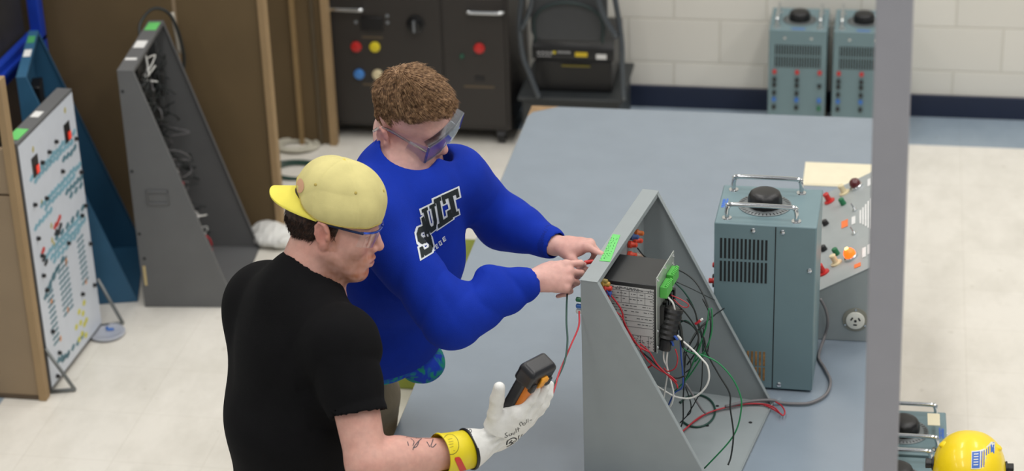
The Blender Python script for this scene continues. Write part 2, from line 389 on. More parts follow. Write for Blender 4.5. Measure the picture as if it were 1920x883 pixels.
for (x, y, z, rz, lab, g) in (
    (-.382, 8.765, 0, 0, 'left of the two teal transformers standing against the block wall', None),
    (-.115, 8.765, 0, 0, 'right of the two teal transformers by the wall, partly behind the post', None),
    (.072, 5.45, 0, 91, 'teal transformer on the floor right of the bench, behind its twin', None),
    (.058, 5.195, 0, 91, 'teal transformer on the floor nearest the yellow welding helmet', None)):
    c = copy_tree(v0); c.location = (x, y, z); c.rotation_euler = (0, 0, rad(rz)); c['label'] = lab
    if y == 5.45: 
        o = MB().box((-.03, -.112, .538), (.035, -.078, .5395)).build('paper_tag', mat('manila', (214, 206, 178), .7, var=.03), c)
# ================================================================== YELLOW WELDING HELMET
hy = empty('welding_helmet', (.249, 4.955, .470), 0, 'yellow welding helmet with a blue and white label, beside the teal transformers', 'helmet')
ymat = mat('yellow_shell', (244, 212, 14), .35, var=.02, coat=.3)
vs = []; fs = []; NU, NV = 40, 28
for j in range(NV+1):
    v = j/NV
    for i in range(NU):
        g = 2*math.pi*i/NU
        if v < .5:
            a_ = v/.5*math.pi/2; r = math.sin(a_); z = .26+.115*math.cos(a_)
        else: r = 1-.04*((v-.5)/.5); z = .26*(1-(v-.5)/.5)+.002
        x = .096*r*math.copysign(abs(math.cos(g))**.85, math.cos(g)); y = .11*r*math.copysign(abs(math.sin(g))**.85, math.sin(g))
        vs.append((x, y, z))
for j in range(NV):
    for i in range(NU): fs.append((j*NU+i, j*NU+(i+1) % NU, (j+1)*NU+(i+1) % NU, (j+1)*NU+i))
MB().add(vs, fs).build('shell', ymat, hy, smooth=True)
for sx in (-1, 1):
    MB().lathe((sx*.094, 0, .272), (sx, 0, 0), [(0, .02), (.004, .02), (.005, .014), (.02, .015), (.021, .012)], 16).build('headgear_knob', blackp, hy, smooth='auto')
    MB().lathe((sx*.072, .01, .335), (sx*.6, 0, .8), [(0, .012), (.004, .01), (.006, .004)], 12).build('rivet_boss', ymat, hy, smooth='auto')
lb = MB()
def hpt(x, s):
    """point on the shell front, s = 0 top .. down the -Y side"""
    a_ = s; r = math.sin(a_); z = .26+.115*math.cos(a_); y = -.11*r*math.sqrt(max(0, 1-(x/.096/max(r, .3))**2)); return (x, y-.001, z+.0012)
def patch(x0, x1, s0, s1, m, nm, off=0):
    q = MB(); n_ = 6; P = [[hpt(x0+(x1-x0)*i/n_, s0+(s1-s0)*j/n_) for i in range(n_+1)] for j in range(n_+1)]
    vs = [(p[0], p[1]-off, p[2]+off) for r_ in P for p in r_]; fs = [(j*(n_+1)+i, j*(n_+1)+i+1, (j+1)*(n_+1)+i+1, (j+1)*(n_+1)+i) for j in range(n_) for i in range(n_)]
    return q.add(vs, fs).build(nm, m, hy, smooth=True)
lab_ = patch(.000, .062, .50, .98, whitep, 'warning_label')
a1 = patch(.002, .022, .53, .95, bluel, 'label_print', .0006); a2 = patch(.050, .060, .54, .96, bluel, 'label_print', .0006)
for q in range(4): patch(.0255+q*.006, .0285+q*.006, .54, .95, mat('label_text_blue', (90, 110, 190), .5), 'label_print', .0006)
for q in range(5): patch(.006, .018, .58+q*.07, .605+q*.07, whitep, 'label_print', .001)

hy.scale = (.97, .97, .85)
hst = empty('stool', (.262, 4.955, .032), 0, 'low black stool under the yellow welding helmet', 'stool')
MB().lathe((0, 0, .405), (0, 0, 1), [(0, .085), (.004, .09), (.02, .09), (.0245, .085)], 32).build('seat', blackp, hst, smooth='auto')
for gx, gy in ((-1, -1), (1, -1), (1, 1), (-1, 1)): MB().tube([(gx*.06, gy*.06, .406), (gx*.07, gy*.07, -.031)], .009, 8).build('leg', blackp, hst, smooth=True)
# ================================================================== PEOPLE
def frame(yaw, pitch, roll):
    y, p, r = yaw, pitch, roll
    f = np.array([math.cos(y)*math.cos(p), math.sin(y)*math.cos(p), -math.sin(p)]); l = np.array([-math.sin(y), math.cos(y), 0]); u = np.cross(f, l)
    l2 = l*math.cos(r)+u*math.sin(r); return np.array([f, l2, np.cross(f, l2)])
def head_ops(c, ax, s=1.0, jaw=1.0, bk=.097, ez=-.004):
    c = np.array(c); P = lambda x, y, z: c+(ax[0]*x+ax[1]*y+ax[2]*z)*s
    E = lambda x, y, z, a, b, d, A_=None: Ell(P(x, y, z), (a*s, b*s, d*s), ax if A_ is None else A_)
    o = []
    a = lambda pr, k=.02, op='+': o.append((op, pr, k*s))
    a(E(bk*-1+.083, 0, .042, bk, .075, .086), 0)
    a(E(.032, 0, .008, .064, .063, .082), .03)
    a(E(.030, 0, -.060, .062, .053*jaw, .050), .04)
    for y in (-1, 1):
        a(Cone(P(.0, y*.057*jaw, -.045), P(.062, y*.026*jaw, -.098), .016*s, .016*s), .035)
        a(E(.060, y*.040, -.026, .026, .022, .024), .025)
    a(E(.076, 0, -.104, .021, .023, .018), .03)
    a(Cone(P(.084, -.036, .024), P(.084, .036, .024), .011*s, .011*s), .022)
    for y in (-1, 1): a(E(.101, y*.031, .003, .016, .019, .013), .012, '-')
    for y in (-1, 1):
        a(E(.0795, y*.031, .003, .0125, .0135, .0115), .004)
        a(Cone(P(.089, y*.019, .0105), P(.087, y*.044, .0085), .0035*s, .003*s), .006)
    a(Cone(P(.091, 0, .018), P(.113, 0, -.027), .0085*s, .0095*s), .014)
    a(E(.113, 0, -.033, .0115, .0115, .0095), .008)
    for y in (-1, 1):
        a(E(.1035, y*.0125, -.0365, .0095, .0075, .0075), .006)
        a(E(.1085, y*.0075, -.0445, .005, .004, .004), .003, '-')
    a(E(.082, 0, -.065, .0235, .032, .022), .02)
    for y in (-1, 1):
        a(Cone(P(.1045, y*.004, -.0625), P(.0915, y*.024, -.0675), .0058*s, .003*s), .005)
    a(Cone(P(.1015, -.010, -.0755), P(.1015, .010, -.0755), .0068*s, .0068*s), .006)
    a(Cone(P(.111, -.018, -.0688), P(.111, .018, -.0688), .0045*s, .0045*s), .004, '-')
    a(E(.104, 0, -.088, .008, .018, .005), .008, '-')
    # ears
    t = rad(12)
    for y in (-1, 1):
        eu = ax[2]*math.cos(t)-ax[0]*math.sin(t); ef = ax[0]*math.cos(t)+ax[2]*math.sin(t)
        el = ax[1]*y*math.cos(rad(24))-ef*math.sin(rad(24)); ef2 = ef*math.cos(rad(24))+ax[1]*y*math.sin(rad(24)); ea = [ef2, el, eu]
        EP = lambda x, yy, z: P(-.006, y*.081, ez)+(ea[0]*x+ea[1]*yy+ea[2]*z)*s
        a(Ell(EP(0, 0, .004), (.019*s, .0075*s, .031*s), ea), .008)
        a(Ell(EP(-.001, 0, -.022), (.011*s, .006*s, .014*s), ea), .006)
        a(Ell(EP(.004, .0085, .002), (.0105*s, .0065*s, .018*s), ea), .004, '-')
        pts = [(.012, .004, .012), (.008, .0055, .027), (-.004, .006, .032), (-.014, .0055, .022), (-.0165, .005, .004), (-.012, .004, -.014)]
        for q in range(5): a(Cone(EP(*pts[q]), EP(*pts[q+1]), .0036*s, .0036*s), .003)
        a(Ell(EP(.013, .004, -.004), (.005*s, .004*s, .007*s), ea), .004)
    return o, P
def hand_ops(W, F, N, thumb_side, curls, spread=1.0, fat=1.0, thumb=None, s=1.0, tl=1.0):
    """W wrist, F towards knuckles, N out of the back of the hand; thumb_side +-1 along F x N"""
    W = np.array(W, float); F = np.array(F, float); F /= np.linalg.norm(F); N = np.array(N, float); N -= F*(N@F); N /= np.linalg.norm(N)
    T = np.cross(F, N)*thumb_side; o = []; tips = []
    K = []
    for i, (off, b) in enumerate(((.031, .088), (.010, .092), (-.0105, .088), (-.029, .079))):
        K.append(W+(F*b+T*off*spread+N*(.004 if i in (1, 2) else 0))*s)
    o.append(('+', ECone(W-F*.015*s, W+F*.035*s, T, (.027*s*fat, .020*s*fat), (.034*s*fat, .018*s*fat)), 0))
    for k in K: o.append(('+', Cone(W+F*.02*s+(k-W)*.15-N*.002, k-N*.004*s, .016*s*fat, .0125*s*fat), .016*s))
    for a, b in zip(K, K[1:]): o.append(('+', Cone(a*.75+W*.25-N*.006*s, b*.75+W*.25-N*.006*s, .013*s*fat, .013*s*fat), .014*s))
    o.append(('+', Ell(W+(F*.045+T*.022-N*.012)*s, (.03*s*fat, .02*s*fat, .017*s*fat), [F, T, N]), .016*s))
    for i, (k, ph, r) in enumerate(zip(K, ((.043, .026, .022), (.047, .030, .023), (.043, .028, .023), (.034, .021, .020)), (.0088, .0090, .0085, .0076))):
        p = k; cur = curls[i]; ang = 0; sp = (1.5-i)*.035*spread
        rr = r*fat*s
        for j, (L, c_) in enumerate(zip(ph, cur)):
            ang += rad(c_); d = (F*math.cos(ang)-N*math.sin(ang)) + T*sp; d /= np.linalg.norm(d); q = p+d*L*s
            r2 = rr*(.9 if j < 2 else .82)
            o.append(('+', Cone(p, q, rr, r2), .0035*s if j else .008*s)); p = q; rr = r2
        tips.append(p)
    tb_ = thumb or ((.55, .75, -.35), (.85, .35, -.4), (.95, .05, -.3))
    p = W+(F*.022+T*.020-N*.008)*s; rr = .0145*s*fat
    for j, (L, d) in enumerate(zip((.042, .032, .027), tb_)):
        d = F*d[0]+T*d[1]+N*d[2]; d /= np.linalg.norm(d); q = p+d*L*s*tl; r2 = (.0115, .0105, .0085)[j]*s*fat
        o.append(('+', Cone(p, q, rr, r2), .014*s if j == 0 else .004*s)); p = q; rr = r2
    tips.append(p)
    return o, K, tips, (F, T, N)
def bounds(ops, pad=.03):
    pr = [o[1] for o in ops if o[0] == '+']; lo = np.min([p.c-p.R for p in pr], 0)-pad; hi = np.max([p.c+p.R for p in pr], 0)+pad; return lo, hi
def bvh(o): 
    me = o.data; vs = [v.co[:] for v in me.vertices]; return BVHTree.FromPolygons(vs, [p.vertices[:] for p in me.polygons])
def fdist(V, pts):
    """distance of V to polyline"""
    d = np.full(len(V), 9.0)
    for a, b in zip(pts[:-1], pts[1:]):
        a = np.array(a); b = np.array(b); ba = b-a; h = np.clip(((V-a)@ba)/(ba@ba), 0, 1); d = np.minimum(d, np.linalg.norm(V-a-h[:, None]*ba, axis=1))
    return d
def skin_color(V, c, ax, s, brow, beard=None, base=(214, 164, 146), flush=(196, 122, 108)):
    L = (V-np.array(c))@ax.T/s; base = np.array(srgb(base)); flush = np.array(srgb(flush)); col = np.tile(base, (len(V), 1))
    def mixc(m, c2): nonlocal col; m = np.clip(m, 0, 1)[:, None]; col = col*(1-m)+np.array(c2)*m
    n1 = wavy(V, 60, 3)*.5+wavy(V, 160, 4)*.5
    mixc(.18+.16*n1, flush)
    g = lambda p, r: np.exp(-(((L-np.array(p))/np.array(r))**2).sum(1))
    for y in (-1, 1):
        mixc(.5*g((.09, y*.04, -.03), (.03, .022, .02)), flush); mixc(.7*g((-.008, y*.085, 0), (.03, .02, .04)), flush)
    mixc(.6*g((.118, 0, -.033), (.014, .016, .012)), flush)
    mixc(.85*g((.103, 0, -.069), (.012, .020, .0085)), srgb((176, 98, 92)))
    mixc(.9*(np.exp(-((L[:, 2]+.0688)/.0016)**2)*(np.abs(L[:, 1]) < .022)*(L[:, 0] > .085)), srgb((110, 50, 46)))
    for y in (-1, 1):
        yy = L[:, 1]*y; arch = .0215+.005*np.clip((yy-.012)/.03, 0, 1)-.006*np.clip((yy-.038)/.015, 0, 1)
        mixc(.75*np.exp(-((L[:, 2]-arch)/.0042)**2)*sm(yy, .010, .016)*(1-sm(yy, .046, .056))*(L[:, 0] > .05), brow)
        mixc(.8*np.exp(-((L[:, 2]+.003)/.0016)**2)*sm(yy, .018, .022)*(1-sm(yy, .041, .045))*(L[:, 0] > .07), srgb((70, 44, 38)))
        mixc(.35*g((.092, y*.032, -.010), (.012, .014, .006)), srgb((170, 110, 104)))
    if beard is not None:
        n = .75+.35*wavy(V, 300, 9)
        jawl = np.clip((-.030-L[:, 2]-.25*np.clip(.05-L[:, 0], -.02, .05))/.03, 0, 1)*sm(L[:, 0], -.012, .022)*(L[:, 2] > -.135)
        cheek = sm(np.abs(L[:, 1]), .018, .034); low = sm(-L[:, 2], .082, .096)
        m = jawl*np.maximum(cheek*.50, low*.8)*n; m *= 1-.9*g((.103, 0, -.069), (.014, .021, .007))
        side = sm(L[:, 0], -.002, .010)*(1-sm(L[:, 0], .022, .036))*sm(np.abs(L[:, 1]), .05, .06)*(L[:, 2] > -.04)*(L[:, 2] < .035)
        m = np.maximum(m, .6*side*n)
        mous = np.exp(-((L[:, 2]+.0535)/.0065)**2)*(1-sm(np.abs(L[:, 1]), .026, .034))*(L[:, 0] > .085); m = np.maximum(m, 1.0*mous*n)
        chin = g((.092, 0, -.100), (.022, .026, .018)); m = np.maximum(m, 1.1*chin*n)
        gi = np.clip(g((.095, 0, -.08), (.03, .045, .04))*1.3, 0, 1)[:, None]
        bc = np.array(beard[0])*(1-gi)+np.array(beard[1])*gi
        mm = np.clip(m, 0, .93)[:, None]; col = col*(1-mm)+bc*mm
    return col
skinm = mat('skin', (214, 164, 146), .48, attr='skin', var=.07, scale=70, bump=.18, bscale=900, sss=.12, spec=.35)
def strands(name, parent, roots, dirfn, m, n, L, r, seed, segs=6, lenf=None):
    """short tapered hair tubes combed over a scalp; roots = (pos, normal) arrays"""
    rg = np.random.default_rng(seed); P0, N0 = roots; k = rg.integers(0, len(P0), n); P = P0[k]+rg.normal(size=(n, 3))*.0015; N = N0[k]; Ls = L*(.7+.6*rg.random(n))*(lenf(P) if lenf else 1)
    pts = [P-N*.002]; cur = P.copy()
    for j in range(segs):
        t = j/segs; d = dirfn(cur, N, t, rg); d /= np.linalg.norm(d, axis=1)[:, None]; cur = cur+d*(Ls/segs)[:, None]; pts.append(cur.copy())
    pts = np.array(pts); tg = np.diff(pts, axis=0); tg = np.concatenate([tg, tg[-1:]]); tg /= np.linalg.norm(tg, axis=2)[:, :, None]+1e-9
    a = np.cross(tg, N[None]); a /= np.linalg.norm(a, axis=2)[:, :, None]+1e-9; b = np.cross(tg, a)
    V = []; rr = r*np.array([1, 1, .95, .85, .7, .5, .12])[:segs+1]
    for q in range(3):
        g = 2*math.pi*q/3; V.append(pts+(a*math.cos(g)+b*math.sin(g))*rr[:, None, None])
    V = np.stack(V, 2)  # seg+1, n, 3, 3
    idx = np.arange((segs+1)*n*3).reshape(segs+1, n, 3); Fq = []
    for j in range(segs):
        for q in range(3): Fq.append(np.stack([idx[j, :, q], idx[j, :, (q+1) % 3], idx[j+1, :, (q+1) % 3], idx[j+1, :, q]], 1))
    return npobj(name, V.reshape(-1, 3), np.concatenate(Fq), m, parent)
def normals(V, Fq):
    n = np.cross(V[Fq[:, 1]]-V[Fq[:, 0]], V[Fq[:, 2]]-V[Fq[:, 0]]); N = np.zeros_like(V)
    for q in range(4): np.add.at(N, Fq[:, q], n)
    return N/(np.linalg.norm(N, axis=1)[:, None]+1e-12)
def hair_mat(name, c1, c2, c3):
    m = bpy.data.materials.new(name); m.use_nodes = True; nt = m.node_tree; n = nt.nodes; L = nt.links; b = n['Principled BSDF']
    tc = n.new('ShaderNodeTexCoord'); nz = n.new('ShaderNodeTexNoise'); nz.inputs['Scale'].default_value = 130; nz.inputs['Detail'].default_value = 4; L.new(tc.outputs['Object'], nz.inputs[0])
    cr = n.new('ShaderNodeValToRGB'); cr.color_ramp.elements[0].position = .32; cr.color_ramp.elements[0].color = (*srgb(c1), 1); cr.color_ramp.elements[1].position = .70; cr.color_ramp.elements[1].color = (*srgb(c3), 1)
    e = cr.color_ramp.elements.new(.5); e.color = (*srgb(c2), 1); L.new(nz.outputs[0], cr.inputs[0]); L.new(cr.outputs[0], b.inputs['Base Color']); b.inputs['Roughness'].default_value = .5; b.inputs['Specular IOR Level'].default_value = .35; return m
def cloth_folds(p, d, segs):
    """segs: (a, b, amp, freq, phase) rings of cloth bunching along a limb"""
    for a, b, amp, fr, ph in segs:
        a = A(a); b = A(b); ba = b-a; L = np.linalg.norm(ba); h = ((p-a)@ba)/(L*L); hc = np.clip(h, -.1, 1.05)
        q = p-a-hc[:, None]*ba; r = np.linalg.norm(q, axis=1); win = np.exp(-((h-.5)/.5)**6)*(r < .13)
        arg = h*L*fr*2.2+1.9*wavy(p, 12, int(ph*10)+2); n1 = np.abs(np.sin(arg+ph+q[:, 2]*22)); n2 = .5+.7*wavy(p, 16, int(ph*10)+3)
        d = d - amp*win*(n1-.6)*np.clip(n2, 0, 1.1)*1.5
    return d
    for a, b, amp, fr, ph in []:
        a = A(a); b = A(b); ba = b-a; L = np.linalg.norm(ba); h = ((p-a)@ba)/(L*L); hc = np.clip(h, 0, 1)
        q = p-a-hc[:, None]*ba; r = np.linalg.norm(q, axis=1); win = np.exp(-((h-.5)/.42)**4)*(r < .13)
        side = wavy(p, 14, int(ph*10)+1)
        d = d - amp*win*np.sin(h*fr+ph+side*1.6)*(.6+.4*side)
    return d
# ---------------------------------------------------------------- person in the blue sweatshirt
B = empty('person', (-1.36, 4.86, 0), 0, 'person in royal blue sweatshirt and clear goggles leaning over the bench to wire the trainer', 'person')
bax = frame(rad(-16), rad(23), rad(11)); bc = np.array([-1.155, 4.807, 1.684]); bs = 1.04
hop, bP = head_ops(bc, bax, bs, bk=.081, ez=-.019)
RS, LS = np.array([-1.215, 4.575, 1.532]), np.array([-1.048, 4.862, 1.498])
RE, RW = np.array([-1.000, 4.505, 1.300]), np.array([-.828, 4.660, 1.328])
LE, LW = np.array([-.955, 4.955, 1.345]), np.array([-.800, 4.845, 1.335])
fx0 = np.array([.855, -.52, 0]); rn = np.array([0, 0, 1])*math.cos(rad(33))+fx0*math.sin(rad(33)); ringC = np.array(atd(757, 294, 5.33)[:]); neck = ringC-rn*.035
ops = list(hop)
ops.append(('+', Cone(bP(-.018, 0, -.05), neck, .051, .058), .03))
ops.append(('+', Cone(bP(-.01, 0, -.07), neck+np.array([.03, -.01, -.01]), .045, .05), .03))
tor = np.array([-1.25, 4.80, 1.15])
ops.append(('+', ECone(neck-np.array([0, 0, .05]), tor, LS-RS, (.13, .08), (.13, .09)), .05))
for Sh, El_, Wr in ((RS, RE, RW), (LS, LE, LW)):
    ops.append(('+', Cone(neck-np.array([0, 0, .09]), Sh-np.array([0, 0, .02]), .045, .040), .03)); ops.append(('+', Cone(Sh-np.array([0, 0, .02]), El_, .040, .038), .02)); ops.append(('+', Cone(El_, Wr, .040, .027), .02))
h1, K1, T1, fr1 = hand_ops(RW, (.90, .30, .04), (-.12, -.75, .62), -1, ((22, 46, 30), (42, 60, 35), (55, 62, 35), (66, 60, 35)), thumb=((.75, .45, -.4), (.9, .1, -.45), (.95, -.15, -.35)), s=.98)
h2, K2, T2, fr2 = hand_ops(LW, (.88, -.06, .10), (.05, .30, .95), 1, ((30, 50, 35), (48, 58, 35), (58, 60, 35), (66, 60, 35)), thumb=((.6, .45, -.5), (.75, .1, -.6), (.75, -.2, -.6)), s=.98)
def merge(ops, sub, k=.01): ops += [(sub[0][0], sub[0][1], k)]+sub[1:]
merge(ops, h1); merge(ops, h2)
lo, hi = bounds(ops); VB, FB = sdfmesh(ops, .0026, lo, hi)
ob = npobj('body', VB, FB, skinm, B); wp(ob)
setcol(ob, skin_color(VB, bc, bax, bs, srgb((150, 100, 70)), base=(212, 170, 160), flush=(196, 128, 118)))
# knuckle redness stays on the skin
# sweatshirt
royal = mat('royal_blue_fleece', (11, 46, 158), .85, var=.05, scale=30, bump=.35, bscale=700, sheen=.25, spec=.2)
royal_rib = mat('royal_blue_rib', (11, 40, 138), .85, var=.08, scale=60, bump=.5, bscale=500, sheen=.2, spec=.2)
la = (LS-RS)/np.linalg.norm(LS-RS); sp_top = (RS+LS)/2; hem = np.array([-1.272, 4.800, 1.02])
fx = np.cross(la, [0, 0, 1.]); fx /= np.linalg.norm(fx); fx = fx if fx[0] > 0 else -fx
so = [('+', ECone(sp_top+np.array([0, 0, -.01]), sp_top*.62+hem*.38+fx*.01, la, (.165, .108), (.175, .135)), 0),
      ('+', ECone(sp_top*.62+hem*.38+fx*.01, hem+np.array([0, 0, .03]), la, (.172, .132), (.172, .138)), .05),
      ('+', Cone(ringC-rn*.086, RS-la*-.01, .078, .072), .05), ('+', Cone(ringC-rn*.075, LS-la*.01, .078, .072), .05), ('+', Cone(ringC-rn*.08, ringC-rn*.015, .084, .0715), .03), ('+', Ell(atd(922, 530, 5.27), (.046, .046, .052)), .03), ('+', Ell(atd(975, 425, 5.52), (.048, .048, .052)), .03),
      ('+', Ell(hem+fx*.045+np.array([0, 0, .10]), (.13, .15, .10), [fx, la, np.cross(fx, la)]), .06),
      ('+', Cone(RS, RE, .080, .070), .05), ('+', Cone(RE, RW-(RW-RE)*.16, .072, .047), .03),
      ('+', Cone(LS, LE, .078, .066), .05), ('+', Cone(LE, LW-(LW-LE)*.16, .066, .045), .03)]
def fold_b(p, d):
    d = cloth_folds(p, d, ((RS, RE, .005, 17, .5), (RE+(RE-RW)*.1, RW, .0062, 19, 1.2), (LS, LE, .005, 17, 2.1), (LE, LW, .006, 19, .3)))
    q = p-A(hem); zz = q[:, 2]
    big = (np.abs(wavy(p*A([1, 1, .45]), 13, 77))-.4)*.013+wavy(p*A([.7, .7, 1.2]), 38, 78)*.002
    return d-big*(np.abs(d) < .05)
so.append(('f', fold_b, 0))
mid = (RW-RE); mid /= np.linalg.norm(mid); midl = (LW-LE); midl /= np.linalg.norm(midl)
cb_ = []
for a_, dr in ((RW, mid), (LW, midl)): so.append(('+', Cone(a_-dr*.060, a_-dr*.012, .040, .0365), .012))
# neck hole
cn = bP(-.03, 0, -.05)-neck; cn /= np.linalg.norm(cn)
so.append(('-', Cone(ringC+rn*.066, ringC+rn*.18, .078, .12), .006)); so.append(('-', Cone(ringC-rn*.03, ringC+rn*.1, .064, .070), .006)); so.append(('-', Ell(bP(.068, -.004, -.085), (.082, .062, .066), bax), .02))
so.append(('-', Box(hem-np.array([0, 0, .10]), (.4, .4, .105)), .01))
for a_, dr in ((RW, mid), (LW, midl)): so.append(('-', Cone(a_-dr*.016, a_+dr*.05, .030, .036), .004))
lo, hi = bounds(so); V, Fq = sdfmesh(so, .0042, lo, hi)
sw = npobj('sweatshirt', V, Fq, royal, B); wp(sw); swb = bvh(sw)
# rib collar, cuffs, hem bands as their own knit
def band(name, c, n, u, ru, rv, w, th, m, par, wob=0, N=64, conform=None):
    n = Vector(n).normalized(); u = Vector(u); u = (u-n*u.dot(n)).normalized(); v = n.cross(u); mb = MB(); vs = []; fs = []; K = 10
    for i in range(N):
        g = 2*math.pi*i/N; e = u*math.cos(g)*ru+v*math.sin(g)*rv; ed = e.normalized(); cc = Vector(c)+e+n*wob*math.cos(g)
        for k in range(K):
            h = 2*math.pi*k/K; rib = 1+.06*(i % 2); vs.append(cc+ed*math.cos(h)*th*rib+n*math.sin(h)*w)
    for i in range(N):
        for k in range(K): fs.append((i*K+k, ((i+1) % N)*K+k, ((i+1) % N)*K+(k+1) % K, i*K+(k+1) % K))
    o = mb.add(vs, fs).build(name, m, par, smooth=True); return o
wc = band('collar', ringC-rn*.002, rn, la, .0735, .0735, .012, .0055, royal_rib, sw)
for a_, dr in ((RW, mid), (LW, midl)):
    band('cuff', a_-dr*.034, dr, (0, 0, 1), .0365, .0365, .028, .0055, royal_rib, sw, N=72)
band('hem_band', hem+np.array([0, 0, .028]), (0, 0, 1), la, .166, .134, .026, .008, royal_rib, sw, N=150)
# patterned cloth peeking out below the hem
pat = bpy.data.materials.new('blue_green_print'); pat.use_nodes = True; n = pat.node_tree.nodes; b_ = n['Principled BSDF']; tc = n.new('ShaderNodeTexCoord'); nz = n.new('ShaderNodeTexNoise'); nz.inputs['Scale'].default_value = 32; nz.inputs['Distortion'].default_value = 1.2
pat.node_tree.links.new(tc.outputs['Object'], nz.inputs[0]); cr = n.new('ShaderNodeValToRGB'); cr.color_ramp.elements[0].position = .42; cr.color_ramp.elements[0].color = (*srgb((8, 60, 190)), 1); cr.color_ramp.elements[1].position = .6; cr.color_ramp.elements[1].color = (*srgb((20, 150, 120)), 1)
pat.node_tree.links.new(nz.outputs[0], cr.inputs[0]); pat.node_tree.links.new(cr.outputs[0], b_.inputs['Base Color']); b_.inputs['Roughness'].default_value = .8
pc = hem+fx*.1+la*.03+np.array([0, 0, -.02])
po = [('+', ECone(hem+np.array([0, 0, .03]), hem+np.array([0, 0, -.012]), la, (.155, .12), (.158, .123)), 0), ('-', Box(hem+np.array([0, 0, -.118]), (.4, .4, .1)), .004), ('+', Ell(hem+fx*.095+la*.075+np.array([0, 0, -.015]), (.065, .06, .055), [fx, la, [0, 0, 1]]), .03), ('f', lambda p, d: d-wavy(p, 45, 31)*.004*(np.abs(d) < .04), 0)]
lo, hi = bounds(po); V, Fq = sdfmesh(po, .005, lo, hi); wp(npobj('undershirt', V, Fq, pat, B, label='blue and green patterned shirt tail below the sweatshirt hem'))
# trousers and shoes
khaki = mat('khaki_twill', (128, 116, 94), .85, var=.08, scale=40, bump=.3, bscale=600)
def legs(par, hemc, lat, fwd, m, feet, knees, waistr, name='trousers', shoe_m=None):
    o = [('+', ECone(hemc+np.array([0, 0, .04]), hemc-np.array([0, 0, .10]), lat, waistr, (waistr[0]+.01, waistr[1]+.01)), 0)]
    for s_, k_, f_ in zip((-1, 1), knees, feet):
        hp = hemc+lat*s_*.085-np.array([0, 0, .11]); o.append(('+', Cone(hp, k_, .098, .072), .05)); o.append(('+', Cone(k_, np.array(f_)+[0, 0, .07], .072, .060), .03))
    o.append(('f', lambda p, d: d-(wavy(p, 22, 55)*.005+wavy(p, 50, 56)*.002)*(np.abs(d) < .05), 0))
    lo, hi = bounds(o); V, Fq = sdfmesh(o, .007, lo, hi); t = wp(npobj(name, V, Fq, m, par))
    for f_ in feet:
        f_ = np.array(f_); fw2 = fwd/np.linalg.norm(fwd)
        o = [('+', Ell(f_+[0, 0, .05], (.06, .05, .05)), 0), ('+', ECone(f_+fw2*-.04+[0, 0, .035], f_+fw2*.16+[0, 0, .03], np.cross(fw2, [0, 0, 1]), (.042, .035), (.045, .028)), .03), ('&', Box(f_+[0, 0, .152], (.5, .5, .15), r=.001), .004)]
        lo, hi = bounds(o); V, Fq = sdfmesh(o, .006, lo, hi); wp(npobj('shoe', V, Fq, shoe_m, par))
shoem = mat('shoe_leather', (40, 38, 36), .6)
legs(B, np.array([-1.388, 4.865, .93]), la, fx, khaki, [(-1.50, 4.74, 0), (-1.42, 5.04, 0)], [np.array([-1.43, 4.74, .48]), np.array([-1.38, 5.01, .48])], (.145, .105), shoe_m=shoem)
# lettering on the chest
def inpoly(x, y, P):
    c = False; n = len(P)
    for i in range(n):
        x1, y1 = P[i]; x2, y2 = P[i-1]
        if (y1 > y) != (y2 > y) and x < (x2-x1)*(y-y1)/(y2-y1)+x1: c = not c
    return c
GL = {
 'U': [[(0,0),(.42,0),(.42,.13),(.34,.13),(.34,.68),(.40,.80),(.60,.80),(.66,.68),(.66,.13),(.58,.13),(.58,0),(1,0),(1,.13),(.9,.13),(.9,.72),(.74,1),(.26,1),(.1,.72),(.1,.13),(0,.13)]],
 'L': [[(0,0),(.5,0),(.5,.14),(.4,.14),(.4,.82),(.74,.82),(.74,.62),(1,.62),(1,1),(0,1),(0,.86),(.12,.86),(.12,.14),(0,.14)]],
 'T': [[(0,0),(1,0),(1,.36),(.82,.36),(.82,.2),(.64,.2),(.64,.86),(.76,.86),(.76,1),(.24,1),(.24,.86),(.36,.86),(.36,.2),(.18,.2),(.18,.36),(0,.36)]],
 'S': [[(.25,0),(.68,0),(.78,.07),(.78,0),(.96,0),(.96,.34),(.74,.34),(.66,.2),(.36,.2),(.3,.28),(.36,.38),(.78,.42),(1,.56),(1,.82),(.78,1),(.32,1),(.22,.93),(.22,1),(.03,1),(.03,.64),(.26,.64),(.34,.8),(.66,.8),(.72,.7),(.66,.62),(.24,.58),(.02,.42),(.02,.18)]],
 'A': [[(.3,0),(.7,0),(.9,.86),(1,.86),(1,1),(.62,1),(.62,.86),(.68,.86),(.65,.72),(.35,.72),(.32,.86),(.38,.86),(.38,1),(0,1),(0,.86),(.1,.86)]]}
def decal_grid(bv, quad, inside, nu, nv, off, name, m, par, away=None):
    """cells of a px quad (TL,TR,BR,BL) that fall inside() laid on the cloth"""
    q = [Vector(p) for p in quad]; vid = {}; vs = []; fs = []
    def vert(i, j):
        if (i, j) in vid: return vid[(i, j)]
        u, v = i/nu, j/nv; p = (q[0]*(1-u)+q[1]*u)*(1-v)+(q[3]*(1-u)+q[2]*u)*v; r = ray(p.x, p.y).normalized()
        hit, nn, _, _ = bv.ray_cast(CAM, r)
        if hit is None: vid[(i, j)] = None; return None
        if nn.dot(r) > 0: nn = -nn
        vs.append(hit+nn*off); vid[(i, j)] = len(vs)-1; return vid[(i, j)]
    for j in range(nv):
        for i in range(nu):
            if inside((i+.5)/nu, (j+.5)/nv):
                f = [vert(i, j), vert(i, j+1), vert(i+1, j+1), vert(i+1, j)]
                if None in f: continue
                if max((vs[a]-vs[b]).length for a in f for b in f) > .03: continue
                fs.append(f)
    o = MB().add(vs, fs).build(name, m, par); return o
letm = mat('letter_black_green', (16, 28, 30), .8, var=.1, scale=60); letw = mat('letter_white', (214, 220, 226), .8)
